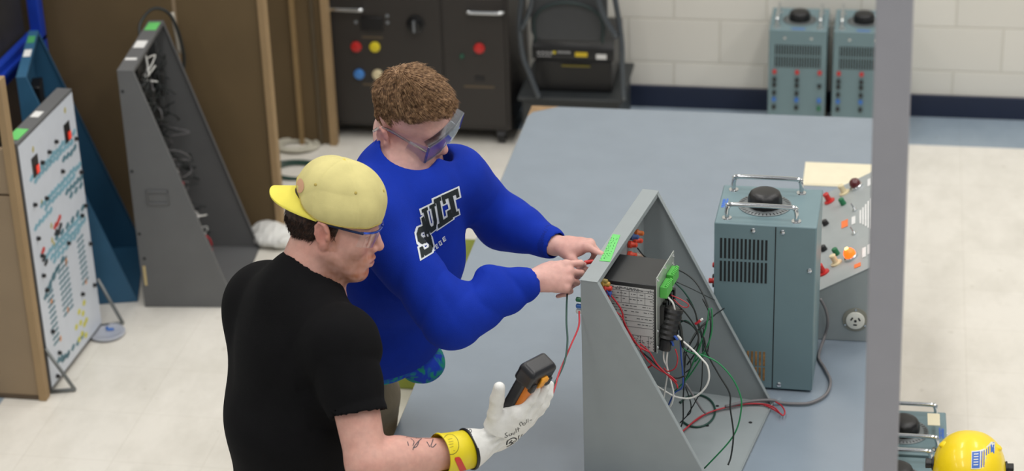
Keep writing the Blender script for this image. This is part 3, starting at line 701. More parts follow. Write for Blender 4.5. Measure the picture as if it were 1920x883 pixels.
LET = {'S': [(777, 430), (801, 418), (814, 470), (789, 485)], 'A': [(785, 412), (797, 402), (808, 446), (798, 452)], 'U': [(789, 393), (815, 380), (823, 424), (801, 441)], 'L': [(812, 374), (838, 362), (848, 410), (821, 428)], 'T': [(826, 367), (857, 353), (866, 398), (838, 412)]}
for ch, qd in LET.items():
    P = GL[ch][0]
    ins = lambda u, v, P=P: inpoly(u, v, P)
    def outl(u, v, P=P):
        return any(inpoly(u+a, v+b, P) for a in (-.11, 0, .11) for b in (-.065, 0, .065))
    e = .12; big = []
    q = [Vector(p) for p in qd]; cx = sum(q, Vector((0, 0)))/4
    def mp(u, v): return (q[0]*(1-u)+q[1]*u)*(1-v)+(q[3]*(1-u)+q[2]*u)*v
    ex = [mp(-e, -e), mp(1+e, -e), mp(1+e, 1+e), mp(-e, 1+e)]
    decal_grid(swb, ex, lambda u, v: outl(u*(1+2*e)-e, v*(1+2*e)-e), 34, 60, .0012, 'letter_outline', letw, sw)
    decal_grid(swb, qd, ins, 30, 54, .0024, 'letter', letm, sw)
for ch, qd in {'L': [(809, 464), (813, 461), (816, 469), (812, 472)], 'E': [(815, 459), (819, 456), (822, 464), (818, 467)], 'G': [(821, 453), (826, 450), (829, 458), (824, 461)], 'E2': [(828, 446), (833, 442), (836, 450), (831, 454)]}.items():
    sets = {'L': lambda u, v: u < .35 or v > .75, 'E': lambda u, v: u < .35 or v < .22 or v > .78 or .4 < v < .6, 'G': lambda u, v: v < .22 or v > .78 or u < .3 or (u > .7 and v > .5) or (.45 < v < .6 and u > .5)}
    decal_grid(swb, qd, sets[ch[0]], 8, 12, .0014, 'small_letter', letw, sw)
# hair

hairm = hair_mat('ginger_hair', (78, 54, 36), (140, 108, 78), (196, 160, 122))
def scalp_sel(V, N, c, ax, s, kind):
    L = (V-c)@ax.T/s; x, y, z = L.T
    if kind == 'full':
        line = np.where(x > 0, .058+.25*np.clip(x-.05, 0, 1)-.0*x, -.055)
        line = np.interp(x, [-.12, -.06, -.02, .0, .02, .035, .06, .09], [-.055, -.055, -.03, .018, .012, .035, .052, .062])
        return (z > line)
    line = np.interp(x, [-.12, -.05, -.025, -.01, .012, .03], [-.05, -.055, -.045, .02, -.005, .02]); return (z > line) & (z < .07) & (x < .03)
NB = normals(VB, FB); Lb = (VB-bc)@bax.T/bs
sel = scalp_sel(VB, NB, bc, bax, bs, 'full') & (np.linalg.norm(Lb*[1, 1, .9], axis=1) < .15) & ~((np.abs(Lb[:, 1]) > .07) & (Lb[:, 2] < .034) & (Lb[:, 0] > -.03))
# volume underneath
ho = [('+', Ell(bP(.001, 0, .050), (.085*bs, .0765*bs, .084*bs), bax), 0), ('+', Ell(bP(.034, 0, .084), (.060*bs, .058*bs, .034*bs), bax), .03)]
def hfold(p, d):
    Lp = (p-A(bc))@A(bax).T/bs
    w1 = wavy(Lp, 70, 12)*.0055+wavy(Lp*A([1.4, .7, 1]), 160, 13)*.0022
    line = np.interp(Lp[:, 0], [-.13, -.06, -.02, .0, .02, .035, .06, .1], [-.048, -.048, -.024, .03, .030, .050, .074, .088]).astype(np.float32)
    return np.maximum(d-w1, (line-Lp[:, 2])*.8)
ho.append(('f', hfold, 0))
lo, hi = bounds(ho); V, Fq = sdfmesh(ho, .003, lo, hi); hob = npobj('hair', V, Fq, hairm, B); wp(hob)
def comb(c, ax, s, swirl, lift, wav, seed):
    c = np.array(c)
    def f(P, N, t, rg):
        L = (P-c)@ax.T/s; cr = L-np.array([-.06, .0, .12]); tang = cr@ax; tang = tang-N*(tang*N).sum(1)[:, None]; tang /= np.linalg.norm(tang, axis=1)[:, None]+1e-6
        side = np.cross(N, tang); a = wav*wavy(L*1.0, 24, seed)+swirl
        up = sm(L[:, 2], -.02, .06)
        return tang+side*a[:, None]+N*((lift*(1-1.4*t))*(.35+.65*up)+.10*wavy(L, 80, seed+1))[:, None]+rg.normal(size=P.shape)*.045
    return f
Nh = normals(V, Fq); Lh = (V-bc)@bax.T/bs
selh = (Lh[:, 2] > np.interp(Lh[:, 0], [-.13, -.06, -.02, .0, .02, .035, .06, .1], [-.042, -.042, -.018, .036, .034, .054, .078, .092])) & (((V-bP(.001, 0, .047))*Nh).sum(1) > 0)
strands('hair_strands', hob, (V[selh], Nh[selh]), comb(bc, bax, bs, .2, .30, .7, 5), hairm, 22000, .034, .0005, 3, lenf=lambda P: .30+.70*sm(((P-bc)@bax.T)[:, 2], .045, .105)*(1-.35*sm(((P-bc)@bax.T)[:, 0], .05, .085))*(1-.4*sm(-((P-bc)@bax.T)[:, 0], .03, .07)))
# goggles
def clear_mat(name, tint, gl=.12, rough=.03):
    m = bpy.data.materials.new(name); m.use_nodes = True; nt = m.node_tree; n = nt.nodes; n.remove(n['Principled BSDF']); out = n['Material Output']
    t = n.new('ShaderNodeBsdfTransparent'); t.inputs[0].default_value = (*tint, 1); g = n.new('ShaderNodeBsdfGlossy'); g.inputs['Roughness'].default_value = rough
    fr = n.new('ShaderNodeLayerWeight'); fr.inputs['Blend'].default_value = .25; mp = n.new('ShaderNodeMapRange'); mp.inputs['To Min'].default_value = gl; mp.inputs['To Max'].default_value = .75; nt.links.new(fr.outputs['Facing'], mp.inputs[0])
    mx = n.new('ShaderNodeMixShader'); nt.links.new(mp.outputs[0], mx.inputs[0]); nt.links.new(t.outputs[0], mx.inputs[1]); nt.links.new(g.outputs[0], mx.inputs[2]); nt.links.new(mx.outputs[0], out.inputs[0]); return m
clearp = clear_mat('clear_lens', (.95, .96, .97), .03); clearf = clear_mat('clear_frame', (.72, .76, .80), .22, .08)
def HP(P, x, y, z): return Vector(P(x, y, z))
def goggles(par, P):
    g = MB(); n_ = 14; vs = []; fs = []
    # one wide wraparound lens, thick
    for t_, off in ((0, 0), (1, .0025)):
        for i in range(n_+1):
            y = -.078+.156*i/n_; x = .122-1.6*y*y+off*(1)-(.0)
            for z in (-.024+.012*math.exp(-(y/.012)**2), .026): vs.append(HP(P, x, y, z))
    M_ = 2*(n_+1)
    for i in range(n_):
        a = 2*i; fs += [(a, a+2, a+3, a+1), (M_+a, M_+a+1, M_+a+3, M_+a+2), (a+1, a+3, M_+a+3, M_+a+1), (a, M_+a, M_+a+2, a+2)]
    g.add(vs, fs).build('lens', clearp, par, smooth=False)
    f = MB()
    for zz in (.026, None):
        pts = []
        for i in range(n_+1):
            y = -.078+.156*i/n_; x = .123-1.6*y*y; z = zz if zz else -.024+.012*math.exp(-(y/.012)**2); pts.append(HP(P, x, y, z))
        f.tube(pts, .0032 if zz else .0022, 6)
    for s_ in (-1, 1): f.tube([HP(P, .1135, s_*.078, -.024), HP(P, .1135, s_*.0795, 0), HP(P, .1135, s_*.078, .026)], .0034, 6)
    # brow shelf and side shields
    vs = []; fs = []
    for i in range(n_+1):
        y = -.078+.156*i/n_; x = .123-1.6*y*y; vs += [HP(P, x, y, .0265), HP(P, x-.016, y*.97, .030), HP(P, x-.016, y*.97, .032), HP(P, x, y, .0285)]
    for i in range(n_):
        a = 4*i
        for k in range(4): fs.append((a+k, a+4+k, a+4+(k+1) % 4, a+(k+1) % 4))
    f.add(vs, fs); f.build('frame', clearf, par, smooth=False)
    for s_ in (-1, 1):
        sd = MB(); sd.prism([HP(P, .112, s_*.0795, -.024), HP(P, .112, s_*.0795, .026), HP(P, .066, s_*.082, .018), HP(P, .060, s_*.082, -.016)], HP(P, 0, s_*.0018, 0)-HP(P, 0, 0, 0)); sd.build('side_shield', clearp, par)
        ar = MB(); pts = spline([HP(P, .112, s_*.081, .012), HP(P, .06, s_*.0835, .013), HP(P, .012, s_*.0835, .014), HP(P, -.012, s_*.0835, .006), HP(P, -.028, s_*.083, -.016)], 5); ar.tube(pts, .0034, 8); ar.build('temple_arm', clearf, par, smooth='auto')
gg = empty('safety_goggles', (0, 0, 0)); gg.parent = B; gg.location = -B.location; goggles(gg, lambda x, y, z: bP(x-.007, y, z+.004))
# ---------------------------------------------------------------- person in the black T-shirt
D = empty('person', (-1.36, 4.25, 0), 0, 'person in black T-shirt, backwards pale yellow cap and safety glasses holding a meter', 'person')
dax = frame(rad(3), rad(11), rad(-8)); dc = np.array([-1.234, 4.364, 1.603]); ds = 1.0
hop, dP = head_ops(dc, dax, ds, jaw=1.08, bk=.087)
V3 = lambda v: np.array(v[:], float)
dRS = np.array([-1.170, 4.160, 1.405]); dlat = np.array([-.66, .75, 0]); dlat /= np.linalg.norm(dlat); dLS = np.array([-1.432, 4.425, 1.350])
dfw = np.array([dlat[1], -dlat[0], 0.])
dRE = V3(atd(688, 868, 4.86)); dRW = V3(atd(872, 846, 4.95)); dLE = dLS+np.array([.02, .10, -.29]); dLW = dLE+np.array([.01, -.06, -.25])
dring = V3(atd(580, 520, 5.03)); drn = np.array([0, 0, 1])*math.cos(rad(38))+dfw*math.sin(rad(38)); dneck = dring-drn*.03
dtor = np.array([-1.33, 4.245, 1.02])
ops = list(hop)
ops.append(('+', Cone(dP(-.028, 0, -.055), dneck, .062, .074), .03)); ops.append(('+', Cone(dP(.005, 0, -.078), dneck+dfw*.03, .045, .058), .03))
ops.append(('+', ECone(dneck-np.array([0, 0, .08]), dtor, dlat, (.14, .09), (.14, .10)), .06))
for Sh, El_, Wr, k in ((dRS, dRE, dRW, 1), (dLS, dLE, dLW, 1)):
    ops.append(('+', Cone(dneck-np.array([0, 0, .06]), Sh, .06, .055), .05)); ops.append(('+', Cone(Sh, El_, .058, .046), .03))
    fm = El_*.7+Wr*.3; ops.append(('+', Cone(El_, fm, .045, .049), .02)); ops.append(('+', Cone(fm, Wr, .049, .030), .02))
h4, K4, T4, fr4 = hand_ops(dLW, (.3, .2, -.9), (-.3, .9, .1), 1, ((20, 20, 15), (22, 22, 15), (26, 25, 15), (30, 25, 15)))
merge(ops, h4); ops.append(('+', Cone(dRW, dRW+(dRW-dRE)*.08, .030, .028), .02))
lo, hi = bounds(ops); VD, FD = sdfmesh(ops, .0026, lo, hi)
od = npobj('body', VD, FD, skinm, D); wp(od)
setcol(od, skin_color(VD, dc, dax, ds, srgb((120, 78, 50)), beard=(srgb((150, 96, 66)), srgb((184, 96, 44))), base=(210, 166, 152), flush=(194, 120, 106)))
odb = bvh(od)
# T-shirt
blk = mat('black_cotton', (13, 13, 15), .9, var=.1, scale=30, bump=.3, bscale=700, spec=.15)
mu = dRE-dRS; mu /= np.linalg.norm(mu); slv = dRS+mu*.185
ml = dLE-dLS; ml /= np.linalg.norm(ml); slvl = dLS+ml*.17
so = [('+', ECone((dRS+dLS)/2+np.array([0, 0, -.05]), dtor+np.array([0, 0, .12]), dlat, (.175, .120), (.180, .145)), 0),
      ('+', ECone(dtor+np.array([0, 0, .12]), dtor-np.array([0, 0, .20]), dlat, (.180, .145), (.185, .150)), .05),
      ('+', Ell((dRS+dLS)/2+np.array([0, 0, -.06])-dfw*.05, (.15, .10, .12), [dlat, dfw, [0, 0, 1]]), .06),
      ('+', Cone(dring-drn*.055, dRS-dlat*-.005, .082, .074), .06), ('+', Cone(dring-drn*.055, dLS-dlat*.005, .082, .074), .06), ('+', Cone(dring-drn*.055, dring-drn*.012, .088, .080), .02), ('+', Cone(dLS, dtor+dlat*.09+np.array([0, 0, .1]), .078, .10), .05),
      ('+', Cone(dRS, slv+mu*.03, .078, .066), .05), ('+', Cone(dLS, slvl+ml*.03, .082, .066), .05)]
def fold_d(p, d):
    big = (np.abs(wavy(p*A([1, 1, .4]), 12, 177))-.4)*.012+wavy(p, 30, 178)*.002
    d = cloth_folds(p, d, ((dRS, slv+mu*.05, .006, 16, .7),))
    return d-big*(np.abs(d) < .05)
so.append(('f', fold_d, 0)); so.append(('-', Cone(dring+drn*.072, dring+drn*.2, .085, .13), .005)); so.append(('-', Cone(dring-drn*.03, dring+drn*.1, .072, .078), .005))
class Half:
    def __init__(s, c, n): s.c = A(c); s.n = A(n)/np.linalg.norm(n); s.R = 0
    def d(s, p): return (p-s.c)@s.n
class Tip(Cone): pass
so.append(('-', Cone(slv+mu*.06, slv+mu*.13, .062+.045, .15), .003)); so.append(('-', Cone(slv-mu*.05, slv+mu*.03, .0565, .0595), .003)) 
so.append(('-', Cone(slvl+ml*.06, slvl+ml*.13, .107, .15), .003)); so.append(('-', Box(dtor-np.array([0, 0, .30]), (.4, .4, .12)), .01))
lo, hi = bounds(so); V, Fq = sdfmesh(so, .0042, lo, hi); ts = npobj('t_shirt', V, Fq, blk, D); wp(ts)
band('collar', dring, drn, dlat, .0800, .0800, .011, .0040, blk, ts)
legs(D, np.array([-1.345, 4.245, .93]), dlat, dfw, mat('dark_denim', (40, 46, 60), .85, var=.1), [(-1.42, 4.15, 0), (-1.36, 4.38, 0)], [np.array([-1.36, 4.17, .48]), np.array([-1.40, 4.34, .48])], (.155, .125), shoe_m=shoem)
# hair below the cap
dhair = hair_mat('dark_brown_hair', (26, 16, 12), (48, 30, 22), (78, 52, 38))
dline = ([-.13, -.10, -.06, -.035, -.02, -.005, .012, .02, .03], [-.048, -.052, -.050, -.040, -.002, .026, .0, -.012, .03])
ho = [('+', Ell(dP(-.010, 0, .022), (.100, .0785, .090), dax), 0)]
def hf2(p, d):
    Lp = (p-A(dc))@A(dax).T; ln = np.interp(Lp[:, 0], *dline).astype(np.float32)
    d = np.maximum(d-wavy(Lp, 120, 14)*.0015, (ln-Lp[:, 2])*.8); d = np.maximum(d, Lp[:, 2]-.078); return np.maximum(d, Lp[:, 0]-.026)
ho.append(('f', hf2, 0)); lo, hi = bounds(ho); V, Fq = sdfmesh(ho, .003, lo, hi); dh = npobj('hair', V, Fq, dhair, D); wp(dh)
Nh = normals(V, Fq); Lh = (V-dc)@dax.T; selh = (Lh[:, 2] < .060-1.2*np.clip(-Lh[:, 0]-.02, 0, .04)) & (Lh[:, 0] < .02) & (((V-dP(-.016, 0, .03))*Nh).sum(1) > 0)
def comb2(P, N, t, rg):
    tang = -dax[2][None]*1.0-dax[0][None]*.35; tang = tang-N*(tang*N).sum(1)[:, None]; return tang+N*.28+rg.normal(size=P.shape)*.16
strands('hair_strands', dh, (V[selh], Nh[selh]), comb2, dhair, 5000, .012, .00045, 8)
# cap
capm = mat('pale_yellow_canvas', (208, 198, 136), .85, var=.06, scale=25, bump=.35, bscale=900, spec=.2)
brimm = mat('yellow_canvas_brim', (224, 212, 92), .8, var=.04, scale=25, bump=.3, bscale=900, spec=.2)
seam = mat('yellow_seam', (178, 160, 84), .85); badge = mat('pink_badge', (206, 160, 128), .8)
cc0 = dP(.008, 0, .054); cr = (.103, .089, .100)
capo = [('+', Ell(cc0, cr, dax), 0), ('+', Ell(dP(.035, 0, .066), (.076, .080, .072), dax), .03), ('+', Ell(dP(-.028, 0, .078), (.060, .078, .072), dax), .03)]
def capf(p, d):
    L = (p-A(cc0))@A(dax).T; th = np.arctan2(L[:, 1], L[:, 0]); r = np.hypot(L[:, 0], L[:, 1])
    g = np.abs(((th/(math.pi/3)+.5) % 1)-.5)*(math.pi/3)*r; d = d+.0016*np.exp(-(g/.0022)**2)
    n = np.abs(wavy(L*A([.7, .7, 1.1]), 30, 203))-.45; n2 = np.abs(wavy(L*A([1.2, 1.2, .6]), 60, 205))-.45
    d = d-(.008*n+.003*n2)*np.clip((.085-L[:, 2])/.07, .15, 1)
    rim = -.027+9.5*np.clip(-L[:, 0]-.02, 0, 1)**2-.03*np.clip(L[:, 0], 0, 1)
    d = np.maximum(d, (rim-L[:, 2])); inner = (np.sqrt((L[:, 0]/(cr[0]-.005))**2+(L[:, 1]/(cr[1]-.006))**2+(L[:, 2]/(cr[2]-.004))**2)-1)*.085
    return np.maximum(d, -np.maximum(inner, L[:, 2]-.0))if False else d
capo.append(('f', capf, 0)); lo, hi = bounds(capo); V, Fq = sdfmesh(capo, .0028, lo, hi)
cap = npobj('cap', V, Fq, capm, D); wp(cap); capb = bvh(cap)
cv = lambda x, y, z: Vector(dP(x, y, z))
MB().lathe(cv(.002, 0, .1525), dax[2], [(-.004, .008), (.001, .008), (.0035, .005), (.0042, .0)], 14, cap=False).build('button', mat('yellow_button', (214, 190, 60), .7), cap, smooth=True)
# brim (worn backwards)
vs = []; fs = []; n1, n2 = 28, 10
for k, off in ((0, .0018), (1, -.0018)):
    for i in range(n1+1):
        a_ = -1+2*i/n1; 
        for j in range(n2+1):
            t_ = j/n2; y0 = a_*.083; x0 = -.090*math.sqrt(max(0, 1-(a_*.90)**2))+.012; ext = .074*(1-abs(a_)**6)
            x = x0+.018-(ext+.018)*t_; y = y0*(1+.0*t_); z = .074-.032*a_*a_-.020*t_*(1-.3*abs(a_))
            vs.append(cv(x, y, z+off))
Mx = (n1+1)*(n2+1)
for i in range(n1):
    for j in range(n2):
        a_ = i*(n2+1)+j; fs.append((a_, a_+1, a_+n2+2, a_+n2+1)); fs.append((Mx+a_, Mx+a_+n2+1, Mx+a_+n2+2, Mx+a_+1))
for i in range(n1): a_ = i*(n2+1)+n2; fs.append((a_, Mx+a_, Mx+a_+n2+1, a_+n2+1))
for j in range(n2): fs.append((j, Mx+j, Mx+j+1, j+1)); b_0 = n1*(n2+1)+j; fs.append((b_0, b_0+1, Mx+b_0+1, Mx+b_0))
MB().add(vs, fs).build('brim', brimm, cap, smooth='auto', label='bright yellow brim pointing backwards')
# rim binding and strap seam
def capray(x, y, z):
    o = Vector(cc0); d = cv(x, y, z)-o; d.normalize(); h = capb.ray_cast(o+d*.3, -d); return h[0], h[1]
def caploop(zf, x0=None, n=70):
    P = []
    for i in range(n+1):
        g = 2*math.pi*i/n; x, y = math.cos(g), math.sin(g); h = capray(.008+x*.103, y*.09, .054+zf(x*.103)); 
        if h[0]: P.append(h[0]+h[1]*.0003)
    return P
zr = lambda x: -.023+9.5*max(-x-.02, 0)**2-.03*max(x, 0)
MB().tube(caploop(zr), .0016, 6).build('rim_binding', seam, cap, smooth=True)
for (gx, gy, gz) in ((.5, -.75, .9), (-.45, -.75, .9), (.95, -.1, .75)):
    h = capray(.002+gx*.1, gy*.1, .054+gz*.1*.62)
    if h[0]: MB().lathe(h[0], h[1], [(0, .0036), (.0008, .0034), (.0012, .0018)], 12).build('eyelet', seam, cap, smooth=True)
h = capray(-.075, -.045, .088)
if h[0]: 
    q = MB(); nn = h[1]; t1 = Vector(dax[2]); t1 = (t1-nn*t1.dot(nn)).normalized(); t2 = nn.cross(t1); vs = [h[0]+nn*.0012]
    for k in range(20): g = 2*math.pi*k/20; pp = h[0]+t1*math.cos(g)*.016+t2*math.sin(g)*.02; hh = capb.ray_cast(pp+nn*.05, -nn); vs.append((hh[0] if hh[0] else pp)+nn*.0012)
    q.add(vs, [(0, k+1, (k+1) % 20+1) for k in range(20)]).build('badge', badge, cap, smooth=True)
# safety glasses
sg = empty('safety_glasses'); sg.parent = D; sg.location = -D.location
navyf = mat('navy_frame', (22, 40, 78), .3, var=.03); mir = mat('blue_mirror_strip', (60, 90, 190), .15, metal=.7, var=.2, scale=120)
n_ = 14
for s_ in (-1, 1):
    g = MB(); vs = []; fs = []
    for i in range(n_+1):
        t_ = i/n_; y = s_*(.008+.062*t_); x = .112-.012*t_*t_-.026*t_**5
        for j in range(7):
            v = j/6; z = .014-.044*v*(1-.25*t_)*(1 if t_ > .15 else .55+.45*t_/.15); vs.append(dP(x-.006*v*v, y, z))
    for i in range(n_):
        for j in range(6): a_ = i*7+j; fs.append((a_, a_+7, a_+8, a_+1))
    g.add(vs, fs).build('lens', clearp, sg, smooth=True)
    MB().tube([dP(.1125-.012*(i/10)**2-.026*(i/10)**5, s_*(.004+.066*i/10), .0155) for i in range(11)], .0028, 8).build('brow_strip', mir, sg, smooth='auto')
    MB().tube(spline([dP(.082, s_*.072, .0155), dP(.05, s_*.0785, .019), dP(.012, s_*.0815, .023), dP(-.014, s_*.0825, .022)], 5), .0030, 8).build('temple_arm', navyf, sg, smooth='auto')
# tattoo on the forearm
ink = mat('tattoo_ink', (84, 68, 72), .55, var=.15, scale=200)
def strokes(bv, lines, r, name, m, par, off=.0003):
    mb = MB()
    for ln in lines:
        P = spline([Vector((x, y, 0)) for x, y in ln], 5); pts = []
        for p in P:
            h, n, _, _ = bv.ray_cast(CAM, ray(p.x, p.y).normalized())
            if h is None: continue
            if n.dot(ray(p.x, p.y)) > 0: n = -n
            pts.append((h+n*off, n))
        if len(pts) < 2: continue
        vs = []; fs = []
        for i, (p, n) in enumerate(pts):
            t = (pts[min(i+1, len(pts)-1)][0]-pts[max(i-1, 0)][0]); s_ = t.cross(n).normalized()*r; vs += [p-s_, p+s_]
        for i in range(len(pts)-1): fs.append((2*i, 2*i+1, 2*i+3, 2*i+2))
        mb.add(vs, fs)
    return mb.build(name, m, par)
strokes(odb, [[(762, 820), (768, 814), (778, 816), (788, 812), (792, 820), (784, 828), (776, 838), (774, 844)], [(776, 840), (782, 836), (786, 826)], [(770, 822), (776, 828), (774, 836)], [(788, 814), (780, 822)], [(796, 822), (804, 814), (812, 822), (808, 836), (812, 838), (818, 832)], [(800, 828), (806, 838)], [(764, 828), (766, 836)]], .0012, 'tattoo', ink, od)
# leather protector glove over a yellow rubber glove
leather = mat('white_leather', (226, 226, 222), .6, var=.05, scale=60, bump=.35, bscale=350, spec=.3)
GW = V3(atd(925, 826, 4.985)); gF = np.array([.73, .16, .60]); gN = np.array([.50, -.62, -.50])
curl4 = ((8, 22, 22), (10, 20, 18), (8, 18, 16), (6, 16, 14))
go, K5, T5, fr5 = hand_ops(GW, gF, gN, -1, curl4, spread=1.1, fat=1.45, thumb=((.60, .74, -.25), (.72, .66, -.28), (.74, .64, -.22)), s=1.05, tl=1.28)
rim = V3(atd(878, 842, 4.955)); axg = GW-rim; axg /= np.linalg.norm(axg); axc = V3(atd(878, 842, 4.955))-V3(atd(826, 852, 4.915)); axc /= np.linalg.norm(axc)
go.append(('+', Cone(GW-axg*.010, rim-axg*.004, .032, .0515), .012))
def gl_f(p, d):
    h = (p-A(GW))@A(axg); w_ = np.exp(-((h+.005)/.022)**2); th = np.arctan2((p-A(GW))@A(fr5[2]), (p-A(GW))@A(fr5[1]))
    w_ = w_*(1-sm(np.linalg.norm(p-A(GW)-h[:, None]*A(axg), axis=1), .040, .052)); d = d+w_*(.0100+.0026*np.sin(th*13+wavy(p, 60, 5)*2))
    return d-(np.abs(wavy(p, 42, 301))-.4)*.0035-wavy(p, 110, 302)*.0006
go.append(('f', gl_f, 0)); go.append(('-', Box(rim-axg*.0405, (.09, .09, .04), [fr5[1], np.cross(axg, fr5[1]), axg], r=.001), .002))
lo, hi = bounds(go, .02); V, Fq = sdfmesh(go, .0024, lo, hi); glv = npobj('glove', V, Fq, leather, D, label='white leather protector glove'); wp(glv); glb = bvh(glv)
c0 = rim+axg*.0005; aa = fr5[1]-axg*(fr5[1]@axg)
band('glove_rim', c0, axg, aa, .0465, .0465, .004, .003, blackp, glv, N=60)
rub = mat('yellow_rubber', (226, 206, 30), .45, var=.03)
cu = MB(); cA = V3(atd(824, 853, 4.915))
prof = [(0, .0485), (.004, .0500), (.008, .0478), (.035, .0455), (np.linalg.norm(rim-cA)+.004, .0445)]; prof2 = [(h_, r_-.002) for h_, r_ in reversed(prof)]
cuff = cu.lathe(cA, rim-cA, prof+prof2, 40, cap=False).build('rubber_cuff', rub, glv, smooth=True, label='yellow rubber glove cuff')
cfb = bvh(cuff)
# stamp ring, print and red size label on the cuff, name on the glove
dk = mat('ink_black', (22, 24, 26), .5); redl = mat('red_label', (206, 52, 44), .45)
el = lambda cx, cy, a, b, n=22, rot=0: [(cx+a*math.cos(2*math.pi*i/n)*math.cos(rot)-b*math.sin(2*math.pi*i/n)*math.sin(rot), cy+a*math.cos(2*math.pi*i/n)*math.sin(rot)+b*math.sin(2*math.pi*i/n)*math.cos(rot)) for i in range(n+1)]
strokes(cfb, [el(845, 833, 15, 19, rot=-.2)], .0006, 'stamp_ring', dk, glv); strokes(cfb, [[(834, 830), (835, 836)], [(837, 838), (838, 841)], [(850, 845), (853, 845)], [(840, 824), (848, 822)], [(840, 829), (850, 827)], [(841, 834), (850, 832)], [(843, 839), (850, 837)]], .0006, 'stamp_print', mat('faded_print', (150, 136, 40), .6), glv)
decal_grid(cfb, [(851, 858), (862, 856), (876, 883), (863, 886)], lambda u, v: (max(abs(u-.5)-.2, 0)/.3)**2+(max(abs(v-.5)-.32, 0)/.18)**2 < 1, 14, 24, .0008, 'size_label', redl, glv)
strokes(glb, [[(951, 811), (947, 813), (949, 816), (952, 817), (949, 820), (946, 819)], [(957, 813), (954, 815), (956, 817), (959, 815), (959, 812), (960, 815)], [(962, 811), (962, 814), (965, 813), (965, 809)], [(967, 803), (968, 811)], [(971, 801), (972, 809)], [(969, 805), (975, 803)],
  [(980, 795), (977, 791), (974, 795), (977, 799)], [(982, 793), (980, 796), (983, 797), (985, 794), (983, 792)], [(987, 786), (987, 793)], [(990, 785), (990, 792)], [(993, 788), (997, 787)]], .0008, 'handwriting', dk, glv)
strokes(glb, [[(950, 834), (952, 826), (962, 821), (968, 823), (964, 830), (950, 838)], [(954, 832), (960, 825)], [(957, 833), (965, 826)], [(958, 829), (962, 831)], [(971, 826), (973, 816)], [(975, 822), (979, 814)], [(977, 819), (980, 817)]], .0016, 'printed_mark', dk, glv)
strokes(glb, [el(878, 808, 6, 4.5), [(874, 807), (879, 812)], [(875, 810), (882, 805)], [(876, 804), (876, 811)]], .0008, 'printed_mark', dk, glv)
# ---------------------------------------------------------------- the meter in the gloved hand
mc = V3(atd(988, 729, 4.93)); mA = np.array([.42, -.20, .87]); mA /= np.linalg.norm(mA); mW = np.array([.49, .86, -.11]); mW -= mA*(mW@mA); mW /= np.linalg.norm(mW); mN = np.cross(mA, mW); mN = mN if mN@gN > 0 else -mN
met = empty('insulation_meter', Vector(mc), 0, 'black handheld meter with an orange back held in the white glove', 'meter')
orange = mat('orange_plastic', (214, 120, 30), .45, var=.05); meterb = mat('meter_black', (28, 29, 33), .35, var=.04)
def MBox(parts, name, m, vox=.0016, lab=None):
    o = [('+', Box(mc+mW*c[0]+mA*c[1]+mN*c[2], h, [mW, mA, mN], r=rr), k) for c, h, rr, k in parts]; lo, hi = bounds(o, .01); V, Fq = sdfmesh(o, vox, lo, hi)
    ob_ = npobj(name, V, Fq, m, met, label=lab); wp(ob_); return ob_
MBox([((0, -.010, -.008), (.034, .062, .014), .006, 0), ((0, .058, -.002), (.041, .021, .024), .007, .012), ((0, .075, -.004), (.036, .010, .019), .006, .01)], 'casing', meterb, lab='black casing')
MBox([((0, -.014, .010), (.028, .058, .010), .006, 0)], 'back_panel', orange, lab='orange back panel')
MBox([((0, .050, .0245), (.010, .016, .0035), .002, 0), ((0, .056, .0275), (.013, .006, .0025), .002, .003)], 'clip', mat('amber_plastic', (236, 160, 40), .4), lab='amber clip')
MBox([((-.026, .040, .022), (.007, .012, .006), .002, 0), ((.026, .040, .022), (.007, .012, .006), .002, 0), ((-.017, .034, .020), (.004, .007, .005), .001, .0), ((.017, .034, .020), (.004, .007, .005), .001, 0)], 'bracket', meterb)
MBox([((0, .005, -.0225), (.026, .026, .0012), .001, 0)], 'screen', mat('lcd', (120, 130, 118), .2))
